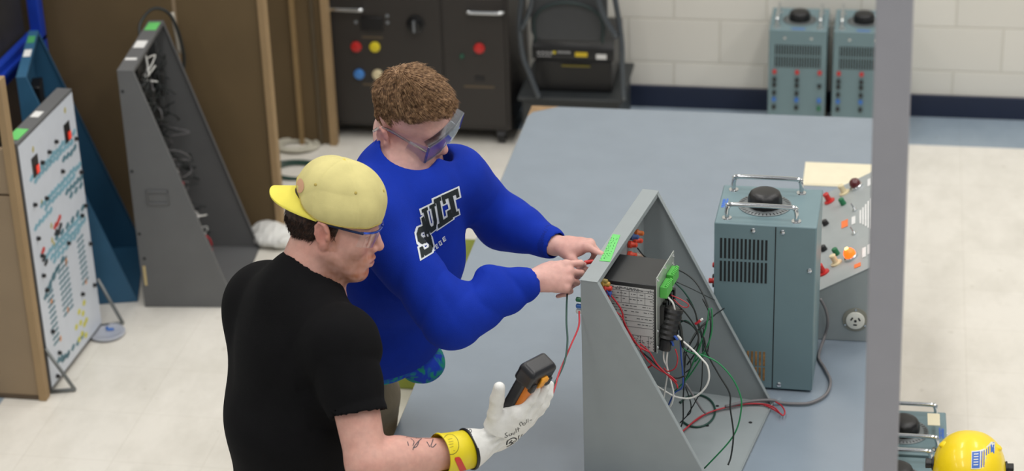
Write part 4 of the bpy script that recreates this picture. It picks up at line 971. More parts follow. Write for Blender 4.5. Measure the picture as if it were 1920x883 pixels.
# ================================================================== TRAINERS (sheet metal desk consoles)
gsteel = mat('trainer_grey', (142, 150, 152), .45, var=.03, scale=14, bump=.06, bscale=500)
gdark = mat('trainer_dark_grey', (98, 99, 100), .5, var=.04, scale=10)
bsteel = mat('trainer_blue', (44, 92, 124), .5, var=.05, scale=10)
tapeg = mat('green_tape', (106, 198, 108), .6, var=.05); inkg = mat('tape_ink', (50, 130, 60), .6); whitel = mat('white_paper', (222, 222, 220), .7)
def trainer(name, lab, P0, a, h, L, b, lw, m, mirror=False, front_m=None):
    t = empty(name, P0, 0, lab, 'trainer'); sx = -1 if mirror else 1
    r = Vector((math.cos(a), -math.sin(a), 0))*sx; d = Vector((math.sin(a), math.cos(a), 0)); u = Vector((0, 0, 1))
    T = lambda R_, S_, Z_: r*R_+d*S_+u*Z_
    th = .0028
    def side(s0): 
        mb = MB(); mb.prism([T(0, s0, 0), T(b, s0, 0), T(lw, s0, h-.001), T(0, s0, h-.001)], d*th)
        q = (T(b, 0, 0)-T(lw, 0, h)).normalized(); nn = (T(0, 0, 0)+d).cross(q).normalized()
        s1 = s0 if s0 > .01 else s0; sg_ = -1 if s0 > .01 else 1
        mb.prism([T(lw, s0+th*(s0 < .01), h-.001), T(b, s0+th*(s0 < .01), .0), T(b-.003, s0+th*(s0 < .01), .0), T(lw-.003, s0+th*(s0 < .01), h-.001)], d*(.011*sg_))
        return mb.build('side_panel', m, t, bevel=.0008)
    sA, sB = side(0), side(L-th)
    fr = MB().prism([T(0, th, 0), T(0, L-th, 0), T(0, L-th, h-.002), T(0, th, h-.002)], r*th).build('front_panel', front_m or m, t, bevel=.0006)
    MB().prism([T(-.001, -.001, h), T(lw+.001, -.001, h), T(lw+.001, L+.001, h), T(-.001, L+.001, h)], u*-.002).prism([T(lw-.001, 0, h-.001), T(lw+.001, 0, h-.001), T(lw+.001, L, h-.001), T(lw-.001, L, h-.001)], u*-.014).build('top_lip', m, t, bevel=.0008)
    MB().prism([T(th, th, .002), T(b, th, .002), T(b, L-th, .002), T(th, L-th, .002)], u*.0028).prism([T(b-.002, th, .0), T(b, th, .0), T(b, L-th, 0), T(b-.002, L-th, 0)], u*.009).build('base_plate', m, t, bevel=.0006)
    return t, T, r, d
TP = Vector((-.71, 4.653, .7512))
tt, T, tr_, td = trainer('wiring_trainer', 'open-backed grey trainer full of wires on the workbench, worked on by the person in blue', TP, .165, .590, .54, .361, .042, gsteel)
def onT(x, y, s=None, r=None, z=None):
    """world pixel ray met with a plane of the trainer, in trainer coordinates"""
    if s is not None: P = onpl(x, y, TP+td*s, td)
    elif r is not None: P = onpl(x, y, TP+tr_*r, tr_)
    else: P = onpl(x, y, TP+Vector((0, 0, z)), Vector((0, 0, 1)))
    return P-TP
q = MB()
for (x, y) in ((1345, 761), (1326, 798), (1407, 792), (1276, 754)): q.lathe(onT(x, y, z=.0052), (0, 0, 1), [(0, .005), (.0003, .005)], 14)
q.build('base_hole', darkslot, tt)
for (x, y) in ((1311, 794), (1103, 650), (1104, 662)): pass
# green tape on lip with writing
def quadon(pts, z, m, nm, par, up=.0006): return MB().prism([onT(x, y, z=z) for x, y in pts], Vector((0, 0, up))).build(nm, m, par)
quadon([(1149, 439), (1163, 441), (1144, 491), (1124, 489)], .5905, tapeg, 'green_tape', tt)
wr = MB(); random.seed(4)
for ln in range(3):
    for k in range(9):
        f = (k+.5)/9; x0 = 1127+ln*5+f*21+random.uniform(-.5, .5); y0 = 487-f*43; P = [onT(x0+random.uniform(-1, 1)*1.6, y0+random.uniform(-1, 1)*1.8, z=.5914) for _ in range(3)]; wr.tube(P, .0005, 4)
wr.build('tape_writing', inkg, tt)
# the black controller
devb = mat('controller_black', (34, 36, 38), .42, var=.05)
dv = MB().prism([T(.012, .08, .372), T(.166, .08, .372), T(.166, .08, .556), T(.012, .08, .556)], td*.145).build('controller', devb, tt, bevel=.002)
MB().prism([T(.048, .0788, .374), T(.161, .0788, .374), T(.161, .0788, .545), T(.048, .0788, .545)], td*.001).build('spec_label', mat('label_grey', (186, 186, 184), .6, var=.02), dv)
lp = MB(); random.seed(9)
def lab(x0, z0, x1, z1): lp.prism([T(x0, .0783, z0), T(x1, .0783, z0), T(x1, .0783, z1), T(x0, .0783, z1)], td*.0006)
for z in (.539, .533, .518, .500, .486, .468, .452, .436, .414): lab(.052, z, .158, z+.0007)
for x in (.078, .098, .118, .138): lab(x, .500, x+.0007, .533)
for x in (.062, .07, .09, .106, .126, .146): lab(x, .378, x+.0007, .414)
for z in [.541, .5365, .5255, .511, .493, .478, .460, .444]+[.41-.005*k for k in range(6)]:
    x = .054
    while x < .155:
        w_ = random.uniform(.002, .009)
        if random.random() < .62: lab(x, z, min(x+w_, .157), z+.0016)
        x += w_+.003
for k in range(22): lab(.1585, .378+k*.0075, .1602, .3825+k*.0075)
lp.build('label_print', mat('print_dark', (70, 72, 74), .6), dv)
zinc = mat('zinc_plate', (176, 182, 178), .35, metal=.6, var=.08, scale=40)
pl_ = MB().prism([T(.167, .075, .372), T(.167, .232, .372), T(.167, .232, .580), T(.167, .075, .580)], tr_*.0025).build('terminal_plate', zinc, dv, bevel=.0005)
for s_, z_ in ((.085, .57), (.15, .572), (.222, .57), (.222, .548), (.085, .43), (.085, .385)): MB().lathe(T(.1695, s_, z_), tr_, [(0, .004), (.002, .0035), (.003, .001)], 10).build('screw', chrome, dv)
for k in range(2):
    g_ = MB(); s0 = .098+.058*k; g_.prism([T(.170, s0, .515+.006*k), T(.188, s0, .515+.006*k), T(.188, s0, .545+.006*k), T(.170, s0, .545+.006*k)], td*.052)
    for j in range(6): g_.prism([T(.1885, s0+.004+j*.008, .540+.006*k), T(.180, s0+.004+j*.008, .5455+.006*k), T(.184, s0+.004+j*.008, .5495+.006*k), T(.1905, s0+.004+j*.008, .545+.006*k)], td*.005)
    g_.build('terminal_block', mat('bright_green', (78, 172, 70), .4), dv, bevel=.001)
for k in range(5):
    MB().prism([T(.1695, .10+k*.024, .40), T(.180, .10+k*.024, .40), T(.180, .10+k*.024, .49), T(.1695, .10+k*.024, .49)], td*.012).build('fin', blackp, dv)
# ribbed black boot
bo = MB(); a0 = T(.196, .13, .475); a1 = T(.180, .10, .372); prof = []; n = 16
for k in range(n+1): prof.append((k/n*(a1-a0).length, .026*(1-.35*(k/n > .72))*(1 if k % 2 else .90)))
bo.lathe(a0, a1-a0, [(0, .004)]+prof+[((a1-a0).length, .004)], 18).build('cable_boot', blackp, tt, smooth='auto')
# terminals inside the front panel
for (x, y, c) in ((1199, 437, 'c86a30'), (1187, 459, 'd8442c'), (1197, 451, 'd8442c'), (1186, 478, 'dc4a30'), (1198, 480, '9c8878'), (1190, 444, '405a90'), (1135, 532, 'b08a3c'), (1139, 540, 'c03a30'), (1131, 527, '8c7a3c'), (1138, 549, '3a50a0')):
    P = onT(x, y, r=.016) if x > 1150 else onT(x, y, s=.055)
    MB().lathe(P-tr_*.012, tr_, [(0, .009), (.008, .010), (.011, .007), (.022, .006), (.024, .003)], 12).build('terminal', mat('term_'+c, tuple(int(c[i:i+2], 16) for i in (0, 2, 4)), .45), tt, smooth='auto')
# jacks on the outer face
for k, (s_, z_) in enumerate([(s, z) for z in (.13, .2, .27, .34, .40) for s in (.08, .16, .24, .32, .40, .47)]+[(.03, .519), (.03, .501), (.03, .487), (.2, .5), (.3, .5), (.4, .5)]):
    m_ = (greenp, bluep, whitep)[k-30] if 30 <= k < 33 else (redp, blackp, blackp, whitep, bluep, redp)[k % 6]
    MB().lathe(T(0, s_, z_), -tr_, [(0, .0075), (.008, .0075), (.009, .0058), (.020, .0062), (.022, .004)], 12).build('jack', m_, tt, smooth='auto')
# wires
WM = {'k': mat('wire_black', (24, 30, 30), .45), 'r': mat('wire_red', (176, 38, 50), .45), 'g': mat('wire_green', (24, 118, 70), .45), 'w': mat('wire_white', (222, 222, 218), .45), 'b': mat('wire_blue', (40, 78, 160), .45), 'y': mat('wire_grey', (112, 110, 112), .5), 'd': mat('wire_dark_green', (26, 66, 56), .45)}
def wireT(c, pts, s, r=.0016, org=(0, 0), sc=1, z=None):
    P = []
    for i, p in enumerate(pts):
        ss = s[0]+(s[1]-s[0])*i/(len(pts)-1) if isinstance(s, tuple) else s
        P.append(onT(org[0]+p[0]/sc, org[1]+p[1]/sc, s=ss) if z is None else onT(org[0]+p[0]/sc, org[1]+p[1]/sc, z=z))
    for p in P: p.z = max(p.z, .008)
    MB().tube(spline(P, 6), r, 8).build('wire', WM[c], tt, smooth=True)
a_ = lambda c, pts, s, r=.0016: wireT(c, pts, s, r, (1130, 420), 3.681)
b_ = lambda c, pts, s, r=.0016, z=None: wireT(c, pts, s, r, (1200, 560), 3.396, z)
a_('k', [(240, 165), (290, 225), (360, 262), (460, 295), (560, 335), (640, 400), (700, 500), (735, 600), (745, 720), (725, 883)], (.40, .20), .0019)
a_('k', [(250, 250), (300, 285), (360, 303), (450, 300)], (.40, .28))
a_('d', [(500, 405), (560, 465), (620, 560), (660, 680), (690, 780), (690, 880)], .18, .0020)
a_('k', [(510, 400), (620, 450), (700, 490), (773, 525)], (.2, .45), .0012)
a_('k', [(440, 505), (500, 545), (560, 600), (620, 680), (660, 760), (650, 830), (610, 883)], .14, .0019)
a_('k', [(773, 630), (700, 685), (640, 750), (600, 820)], (.4, .2), .0016)
a_('w', [(450, 505), (485, 545), (500, 600), (515, 660), (530, 690)], .12, .0024)
a_('k', [(525, 680), (538, 720), (545, 780), (555, 850)], .12, .0042)
a_('r', [(470, 490), (540, 520), (592, 555), (580, 575), (540, 565), (490, 520)], .13, .0013)
a_('r', [(640, 690), (658, 678), (678, 664)], .15, .0036); a_('w', [(678, 664), (684, 659), (690, 655)], .15, .0030)
a_('r', [(20, 400), (50, 480), (100, 545), (135, 610), (150, 690), (200, 790), (260, 850), (320, 883)], .062, .0021)
a_('r', [(20, 430), (60, 560), (85, 600), (130, 640), (170, 720), (230, 820), (270, 870)], .055, .0018)
a_('b', [(10, 430), (40, 475), (55, 500)], .05, .0018); a_('r', [(14, 425), (30, 470), (40, 530)], .05, .0016)
b_('r', [(0, 285), (60, 340), (110, 420), (180, 490), (230, 540), (240, 570)], .07, .0020)
b_('r', [(0, 325), (50, 395), (110, 445), (190, 490), (235, 530)], .07, .0018)
b_('r', [(225, 320), (240, 380), (225, 440), (180, 462), (150, 440)], .09, .0016)
b_('k', [(0, 330), (60, 380), (150, 460), (230, 505), (290, 490)], .08, .0020)
b_('w', [(150, 330), (152, 390), (175, 450), (162, 560), (150, 640)], .1, .0022); b_('w', [(175, 330), (170, 420), (195, 520), (213, 600), (205, 660), (190, 690)], .1, .0022)
b_('w', [(95, 548), (160, 590), (230, 625), (310, 635), (370, 612), (420, 560), (440, 500), (430, 430), (395, 385), (330, 320), (220, 225)], .12, .0025)
b_('b', [(255, 210), (262, 370), (270, 450), (270, 560), (220, 600), (180, 680)], .13, .0020)
b_('k', [(280, 340), (282, 500), (275, 640), (275, 760), (262, 815)], .14, .0018)
b_('k', [(280, 330), (318, 390), (322, 440), (290, 470)], .14); b_('y', [(290, 540), (340, 620), (390, 700), (420, 730)], .3, .0032)
b_('k', [(290, 560), (322, 660), (322, 720), (300, 745), (255, 790)], .2)
b_('k', [(385, 180), (300, 330), (285, 440)], .16); b_('k', [(405, 190), (400, 330), (390, 560), (350, 660), (300, 740)], .2, .0015)
el2 = [(360+118*math.cos(g), 714+102*math.sin(g)) for g in [math.radians(v) for v in range(-150, 140, 24)]]; b_('d', el2, 0, .0028, z=.0085)
b_('g', [(250, 150), (270, 300), (330, 345), (400, 360), (500, 410), (590, 510), (640, 620), (645, 700), (620, 820), (560, 920), (410, 1080)], (.15, .08), .0020)
b_('k', [(400, 0), (445, 100), (425, 150), (385, 200), (430, 350), (500, 480), (570, 600), (575, 700), (595, 860), (580, 1000), (560, 1060)], (.2, .06), .0022)
b_('g', [(455, 60), (460, 130), (455, 220), (420, 320), (350, 440), (290, 520), (220, 590)], .16, .0020); b_('g', [(430, 140), (400, 250), (360, 360), (310, 470), (280, 540)], .17, .0022)
b_('g', [(350, 400), (405, 345), (430, 370)], .16, .0022); b_('g', [(440, 60), (300, 480)][:1]+[(420, 190), (370, 320), (300, 500), (240, 570)], .15, .0016)
b_('k', [(300, 0), (350, 80), (370, 170), (410, 260), (420, 330), (430, 360)], .15, .0020); b_('k', [(400, 190), (440, 130), (535, 62)], (.2, .5), .0018)
b_('k', [(0+250, 130), (330, 170), (372, 240), (360, 330), (300, 420)], .15, .0020); b_('d', [(255, 150), (300, 140), (350, 190), (400, 240), (405, 330)], .15, .0018)
b_('b', [(190, 240), (215, 235), (240, 262)], .1, .0034); b_('b', [(190, 262), (205, 275), (212, 300)], .1, .0030); b_('w', [(225, 225), (250, 245), (262, 262)], .11, .0030)
b_('r', [(275, 840), (350, 780), (440, 725), (560, 690), (700, 670), (800, 680), (900, 735)], 0, .0020, z=.010)
b_('r', [(265, 850), (400, 742), (600, 680), (760, 668), (850, 690), (905, 742), (922, 720), (900, 680), (860, 655)], 0, .0020, z=.013)
b_('r', [(50, 440), (75, 420), (60, 395)], .08, .0022)
# ================================================================== TEST LEADS, POWER CORD
def lead(c, pts, nm, lab, cat='lead', r=.0022):
    P = spline([atd(x, y, d_) for x, y, d_ in pts], 6); o = MB().tube(P, r, 8).build(nm, WM[c], smooth=True); return tag(o, lab, cat)
lead('d', [(1070, 524, 5.40), (1064, 546, 5.36), (1062, 600, 5.24), (1064, 640, 5.16), (1058, 680, 5.08), (1040, 718, 5.0), (1026, 736, 4.97), (1012, 735, 4.96)], 'test_lead', 'dark green test lead running from the working hands down to the meter')
lead('r', [(1086, 584, 5.30), (1085, 612, 5.26), (1070, 648, 5.18), (1052, 690, 5.06), (1046, 706, 5.02), (1040, 728, 4.99), (1033, 744, 4.97), (1024, 743, 4.96), (1012, 736, 4.96)], 'test_lead', 'red test lead running from the white jack down to the meter')
P = [ony(x, y, 5.47) for x, y in ((1538, 560), (1548, 580), (1552, 604), (1546, 632))]+[onz(x, y, .7585) for x, y in ((1535, 668), (1546, 690), (1557, 715), (1548, 740), (1520, 755), (1490, 757), (1463, 755))]+[onz(x, y, .769) for x, y in ((1446, 750), (1400, 753), (1360, 762))]
tag(MB().tube(spline(P, 6), .0042, 10).build('power_cord', WM['y'], smooth=True), 'grey power cord lying on the bench around the teal transformer', 'cord')
# leads at the transformer's posts
for (pts, c) in (([(1337, 455), (1322, 470), (1304, 492)], 'y'), ([(1338, 490), (1328, 491), (1322, 500), (1326, 530)], 'w')):
    pass
# ================================================================== LAMP CONSOLE
lc = empty('lamp_console', (-.15, 5.82, .7512), 0, 'grey sloping control console with lit orange lamp behind the teal transformer', 'console')
cg = mat('console_grey', (146, 154, 156), .5, var=.03); PN = Vector((-.58, 0, 1)).normalized(); PP = Vector((-.156, 5.5, .914))
zx = lambda X: .914+.58*(X+.156)
wp(MB().prism([(-.30, 5.5, .7512), (0, 5.5, .7512), (0, 5.5, zx(0)-.004), (-.30, 5.5, zx(-.3)-.004)], (0, .65, 0)).build('housing', cg, lc, bevel=.002))
pc_ = wp(MB().prism([(-.303, 5.497, zx(-.303)-.003), (.003, 5.497, zx(.003)-.003), (.003, 5.497, zx(.003)), (-.303, 5.497, zx(-.303))], (0, .656, 0)).build('control_panel', mat('console_panel', (158, 164, 164), .45, var=.03), lc, bevel=.0015))
def onC(x, y): return onpl(x, y, PP, PN)
def ctl(x, y, nm, m, prof, tilt=None, sm_='auto', lab=None):
    ax = PN if tilt is None else (PN+Vector(tilt)).normalized(); return wp(MB().lathe(onC(x, y), ax, prof, 16).build(nm, m, lc, smooth=sm_, label=lab))
lampd = mat('lamp_dark_red', (84, 22, 26), .25, coat=.5); lampo = mat('lamp_orange_lit', (255, 100, 24), .3, emit=1.5); lampc = mat('lamp_core', (255, 215, 120), .3, emit=3)
ctl(1607, 351, 'lamp_ring', chrome, [(0, .021), (.006, .021), (.008, .018)]); ctl(1607, 351, 'pilot_lamp', lampd, [(.006, .017), (.018, .017), (.026, .013), (.031, .004)], lab='unlit dark red pilot lamp')
ctl(1597, 483, 'lamp_ring', chrome, [(0, .021), (.006, .021), (.008, .018)]); ctl(1597, 483, 'pilot_lamp', lampo, [(.006, .017), (.018, .017), (.026, .013), (.031, .004)], lab='lit orange pilot lamp'); ctl(1597, 483, 'lamp_glow_core', lampc, [(.0305, .006), (.034, .005), (.035, .002)])
kn_ = [(0, .017), (.004, .017), (.006, .009), (.022, .0085), (.027, .010), (.030, .008)]
for x, y, m, l_ in ((1584, 362, creamp, 'cream switch knob'), (1556, 378, redp, 'red knob'), (1569, 494, creamp, 'cream switch knob'), (1545, 512, redp, 'red knob')): ctl(x, y, 'knob', m, kn_, lab=l_)
for x, y in ((1582, 383), (1570, 477)): ctl(x, y, 'knob', greenp, [(0, .009), (.020, .0085), (.022, .006)], lab='dark green knob')
for x, y in ((1549, 421), (1546, 469)): ctl(x, y, 'knob', blackp, [(0, .010), (.014, .009), (.016, .006)], lab='black knob')
for x, y in ((1604, 394), (1603, 438)):
    ctl(x, y, 'toggle_switch', chrome, [(0, .008), (.004, .008), (.005, .005)]); ctl(x, y, 'toggle_lever', chrome, [(.004, .003), (.020, .0022), (.024, .003)], tilt=(-.2, .3, 0))
def cq(x0, y0, x1, y1, m, nm='engraved_label'):
    P = [onC(x0, y0), onC(x1, y0-(x1-x0)*.41), onC(x1, y1-(x1-x0)*.41), onC(x0, y1)]; wp(MB().prism([p+PN*.0008 for p in P], PN*.0006).build(nm, m, lc))
for (x0, y0, x1, y1) in ((1597, 408, 1604, 422), (1627, 337, 1634, 350), (1637, 332, 1642, 345), (1617, 466, 1624, 484), (1627, 460, 1634, 478), (1612, 395, 1615, 420), (1617, 390, 1620, 422), (1622, 384, 1625, 425), (1627, 378, 1630, 428), (1632, 373, 1635, 430)): cq(x0, y0, x1, y1, whitel)
cq(1578, 416, 1590, 429, mat('orange_tag', (236, 120, 60), .5)); cq(1602, 497, 1614, 504, mat('orange_tag', (236, 120, 60), .5))
so_ = ony(1604, 599, 5.5)
wp(MB().lathe(so_, (0, -1, 0), [(0, .036), (.003, .036), (.004, .031)], 32).build('socket_flange', mat('flange_tan', (132, 132, 122), .5), lc, smooth='auto'))
s2 = wp(MB().lathe(so_-Vector((0, .003, 0)), (0, -1, 0), [(0, .026), (.006, .026), (.007, .024)], 32).build('socket', whitep, lc, smooth='auto'))
for k in range(3):
    g = k*2.094+.5; c_ = so_+Vector((math.cos(g)*.012, -.0105, math.sin(g)*.012)); wp(MB().box(c_-Vector((.0022, .0005, .005)), c_+Vector((.0022, .0005, .005)), Matrix.Rotation(-g, 3, 'Y')).build('socket_slot', darkslot, lc))
wp(MB().lathe(so_-Vector((0, .0098, 0)), (0, -1, 0), [(0, .004), (.001, .004)], 12).build('socket_slot', darkslot, lc))
for k in range(3):
    g = k*2.094+1.57; wp(MB().lathe(so_+Vector((math.cos(g)*.032, -.004, math.sin(g)*.032)), (0, -1, 0), [(0, .004), (.002, .003)], 8).build('screw', chrome, lc))
# manila folder behind it
fo = MB().box((-.262, 6.535, .7515), (-.04, 6.72, .7530)); fo.box((-.25, 6.545, .7530), (-.045, 6.70, .7545)); tag(fo.build('manila_folder', mat('manila_cream', (224, 216, 190), .75, var=.03), bevel=.0004), 'cream paper folder lying on the bench behind the lamp console', 'folder')
# ================================================================== STORED TRAINERS
GP = Vector((-2.678, 6.85, .001)); gt, GT, gr, gd = trainer('wiring_trainer', 'tall dark grey trainer standing on the floor, cluttered with wiring inside', GP, -.095, .939, .504, .342, .056, gdark)
MB().prism([GT(.004, .10, .9395), GT(.046, .10, .9395), GT(.046, .02+.10, .9395), GT(.004, .12, .9395)][:4], (0, 0, .001)).build('paper_label', whitel, gt)
def lipq(T_, r0_, r1_, s0, s1, h, m, nm, par): MB().prism([T_(r0_, s0, h), T_(r1_, s0, h), T_(r1_, s1, h), T_(r0_, s1, h)], (0, 0, .001)).build(nm, m, par)
lipq(GT, .006, .046, .22, .29, .9395, whitel, 'paper_label', gt); lipq(GT, .006, .05, .40, .48, .9395, tapeg, 'green_tape', gt)
hd = MB()
for z0, z1, x0, x1 in ((.42, .427, .055, .135), (.468, .475, .055, .135), (.42, .475, .055, .06), (.42, .475, .13, .135)): hd.prism([GT(x0, 0, z0), GT(x1, 0, z0), GT(x1, 0, z1), GT(x0, 0, z1)], gd*-.006)
hd.build('recessed_handle', gdark, gt, bevel=.001)
for x, z in ((.012, .86), (.012, .55), (.02, .20), (.012, .3)): MB().lathe(GT(x, 0, z), -gd, [(0, .006), (.002, .005), (.003, .002)], 8).build('screw', darkslot, gt)
MB().prism([GT(.01, -.0006, .09), GT(.02, -.0006, .09), GT(.02, -.0006, .17), GT(.01, -.0006, .17)], gd*-.0006).build('tape_scrap', mat('masking_tape', (200, 180, 130), .7), gt)
random.seed(21)
MB().prism([GT(.004, .012, .06), GT(.004, .49, .06), GT(.004, .49, .93), GT(.004, .012, .93)], gr*.008).build('dark_liner', mat('liner_black', (24, 24, 24), .6, var=.3, scale=60), gt)  # added black sheet, stands in for the shade inside the trainer
for k in range(16):
    s0 = random.uniform(.05, .42); z0 = .88-k*.042; r0_ = .012; w_, h_, dd = random.uniform(.03, .06), random.uniform(.025, .05), random.uniform(.02, .05)
    c = random.choice(['282828', '302c28', '202224', '8a8276', '3a3c3e', 'a8a294'] if k % 3 else ['282828', '1c1c1e'])
    MB().prism([GT(r0_, s0, z0), GT(r0_+dd, s0, z0), GT(r0_+dd, s0, z0+h_), GT(r0_, s0, z0+h_)], gd*w_).build('component', mat('comp_'+c, tuple(int(c[i:i+2], 16) for i in (0, 2, 4)), .5), gt, bevel=.002)
cols = ['k', 'k', 'k', 'w', 'y', 'r', 'k', 'y']
def inner_wires(T_, par, n, zt, seed, cols, L, lim, r_=.0024):
    random.seed(seed)
    for k in range(n):
        zc = random.uniform(.12, zt); 
        rmax = lambda z: max(.03, lim(z)); P = []
        s_ = random.uniform(.06, L-.06); z = zc; 
        for j in range(6):
            P.append(T_(min(random.uniform(.015, rmax(z)), rmax(z)), s_, max(.02, z))); s_ = min(max(s_+random.uniform(-.09, .09), .03), L-.03); z += random.uniform(-.07, .05)
        MB().tube(spline(P, 5), r_*random.uniform(.7, 1.3), 6).build('wire', WM[random.choice(cols)], par, smooth=True)
inner_wires(GT, gt, 64, .90, 31, ['k', 'k', 'k', 'w', 'y', 'k', 'y', 'k', 'r'], .504, lambda z: .05+(1-z/.94)*.16)
for k in range(4):
    P = [GT(.05+.12*(i/7), .3-.02*k+.02*math.sin(i+k), .50-.42*i/7+.02*math.sin(i*1.7+k)) for i in range(8)]; MB().tube(spline(P, 5), .0036, 6).build('wire', WM['r'], gt, smooth=True)
for k in range(2):
    P = [GT(.17+.03*math.cos(g), .28+.03*k, .10+.045*math.sin(g)) for g in [i*.6 for i in range(11)]]; MB().tube(spline(P, 4), .0034, 6).build('wire', WM['r'], gt, smooth=True)
MB().tube(spline([GT(.0, .36, .90), GT(-.012, .42, .955), GT(.02, .50, .985), GT(.07, .52, .965), GT(.10, .52, .90), GT(.115, .52, .80), GT(.11, .515, .74)], 6), .006, 10).build('cord', WM['k'], gt, smooth=True)
MB().tube(spline([GT(.085, .53, .96), GT(.092, .532, .88), GT(.098, .528, .80)], 4), .008, 8).build('cord_plug', mat('pale_grey', (176, 170, 158), .6), gt, smooth=True)
# blue trainer
BP_ = Vector((-3.035, 6.80, .001)); bt_, BT, br_, bd = trainer('wiring_trainer', 'dark blue trainer standing behind the white-faced one against the brown partition', BP_, -.27, .92, .47, .33, .034, bsteel)
lipq(BT, .004, .03, .20, .27, .9205, whitel, 'paper_label', bt_); lipq(BT, .004, .03, .34, .41, .9205, mat('green_tape_dull', (70, 150, 90), .6), 'green_tape', bt_)
inner_wires(BT, bt_, 16, .82, 44, ['k', 'y', 'w', 'k', 'k'], .47, lambda z: .04+(1-z/.92)*.12)
MB().prism([BT(.012, .2, .55), BT(.05, .2, .55), BT(.05, .2, .80), BT(.012, .2, .80)], bd*.1).build('component', blackp, bt_, bevel=.003)
# white-faced trainer, face to the right
WP_ = Vector((-2.795, 6.194, .012)); whitef = mat('white_face', (208, 214, 224), .35, var=.02)
wt, WT, wr_, wd = trainer('wiring_trainer', 'white-faced trainer with rows of light blue jacks on wire feet at the left', WP_, .026, .927, .481, .30, .052, gdark, mirror=True)
lipq(WT, .008, .05, .03, .12, .9275, tapeg, 'green_tape', wt); lipq(WT, .015, .045, .22, .27, .9275, whitel, 'paper_label', wt)
fo_ = -wr_
def wq(s0, z0, s1, z1, m, nm, k=0, par=None): MB().prism([WT(-.001-k, s0, z0), WT(-.001-k, s1, z0), WT(-.001-k, s1, z1), WT(-.001-k, s0, z1)], fo_*.0012).build(nm, m, par or wt)
wq(.004, .012, .477, .915, whitef, 'face_sheet')
cy = mat('print_cyan', (126, 172, 190), .5, var=.1); cyd = mat('print_teal', (84, 124, 138), .5); yl = mat('print_yellow', (206, 200, 70), .5); bk = mat('print_black', (40, 44, 50), .5); rd_ = mat('print_red', (200, 66, 60), .5); og = mat('print_orange', (222, 140, 60), .5)
def cluster(cells, m, nm='printed_symbols', w_=.019, h_=.012):
    mb = MB()
    for s_, z_ in cells: mb.prism([WT(-.0024, s_-w_, z_), WT(-.0024, s_-w_*.4, z_-h_), WT(-.0024, s_+w_*.7, z_-h_*.6), WT(-.0024, s_+w_, z_+h_*.3), WT(-.0024, s_+w_*.2, z_+h_)], fo_*.0006)
    mb.build(nm, m, wt)
random.seed(3)
rows = lambda s0, s1, z, n, dz=0: [(s0+(s1-s0)*i/(n-1), z+dz*i/(n-1)+random.uniform(-.004, .004)) for i in range(n)]
cluster(rows(.07, .45, .775, 15)+rows(.10, .42, .755, 11), cy); cluster(rows(.12, .46, .650, 13)+rows(.15, .40, .630, 9)+rows(.05, .18, .600, 5), cy)
cluster(rows(.34, .44, .72, 4)+rows(.33, .46, .60, 5)+rows(.36, .45, .575, 3), cyd)
cluster(rows(.10, .42, .47, 13)+rows(.14, .44, .445, 11)+rows(.16, .38, .425, 7), cy); cluster(rows(.2, .44, .49, 6), cyd)
cluster([(s_, z_) for z_ in [.20+.021*k for k in range(10)] for s_ in (.185, .215, .245)], cyd, h_=.006); cluster([(s_, z_) for z_ in [.23+.021*k for k in range(9)] for s_ in (.37, .40)], cyd, h_=.006)
cluster([(s_, z_) for z_ in [.145+.021*k for k in range(10)] for s_ in (.075, .10)], cyd, h_=.006); cluster(rows(.07, .16, .355, 4, .03)+rows(.08, .16, .075, 4, -.02)+rows(.12, .3, .055, 5)+rows(.05, .22, .34, 5, .06), cyd)
cluster([(.20, .535), (.22, .535), (.08, .50), (.24, .545)], rd_); cluster([(.2, .51), (.22, .50), (.08, .47), (.24, .515), (.09, .45)], bk)
cluster([(.245, .37), (.25, .38), (.12, .14), (.09, .30), (.21, .205), (.39, .225)], og, w_=.008); cluster([(.12, .66), (.11, .86), (.40, .88), (.17, .55), (.17, .48), (.16, .50)], mat('print_gold', (180, 168, 84), .5), w_=.008)
for k, (s_, z_) in enumerate([(.30+.03*(k % 2)-.0*k, .15-.022*k) for k in range(6)]+[(.35, .16), (.26, .11), (.27, .055), (.35, .09)]):
    c = WT(-.0022, s_, z_); MB().prism([c+wd*math.cos(g)*.014+Vector((0, 0, math.sin(g)*.011)) for g in [i*math.pi/3 for i in range(6)]], fo_*.001).build('yellow_hexagon', yl, wt)
for s_ in (.085, .37):
    wq(s_, .765, s_+.05, .835, blackp, 'rocker_switch', .002); wq(s_+.022, .772, s_+.046, .80, mat('red_lens', (224, 60, 40), .3, emit=.4), 'rocker_lamp', .006)
for s_, z_ in ((.16, .79), (.225, .80), (.29, .81), (.31, .69), (.155, .66), (.42, .47), (.28, .43), (.06, .68), (.05, .56), (.05, .42), (.06, .36), (.06, .20), (.09, .10), (.05, .03), (.455, .75), (.46, .62), (.46, .49), (.46, .34), (.45, .18), (.06, .49), (.34, .20)):
    MB().lathe(WT(-.002, s_, z_), fo_, [(0, .0075), (.010, .007), (.012, .005)], 12).build('jack', blackp, wt, smooth='auto')
wire_m = mat('wire_foot_grey', (120, 124, 124), .4, metal=.5)
for pts in (((85, 654), (140, 730), (95, 734)), ((183, 523), (230, 605), (190, 611))):
    A_ = onpl(*pts[0], WP_+wr_*-.004, wr_)-WP_; B_ = onz(*pts[1], .008)-WP_; C_ = onz(*pts[2], .008)-WP_; m1 = A_.lerp(B_, .93); m2 = B_.lerp(C_, .1)
    MB().tube([A_]+spline([m1, B_, m2], 4)+[C_], .0065, 8).build('wire_foot', wire_m, wt, smooth=True)
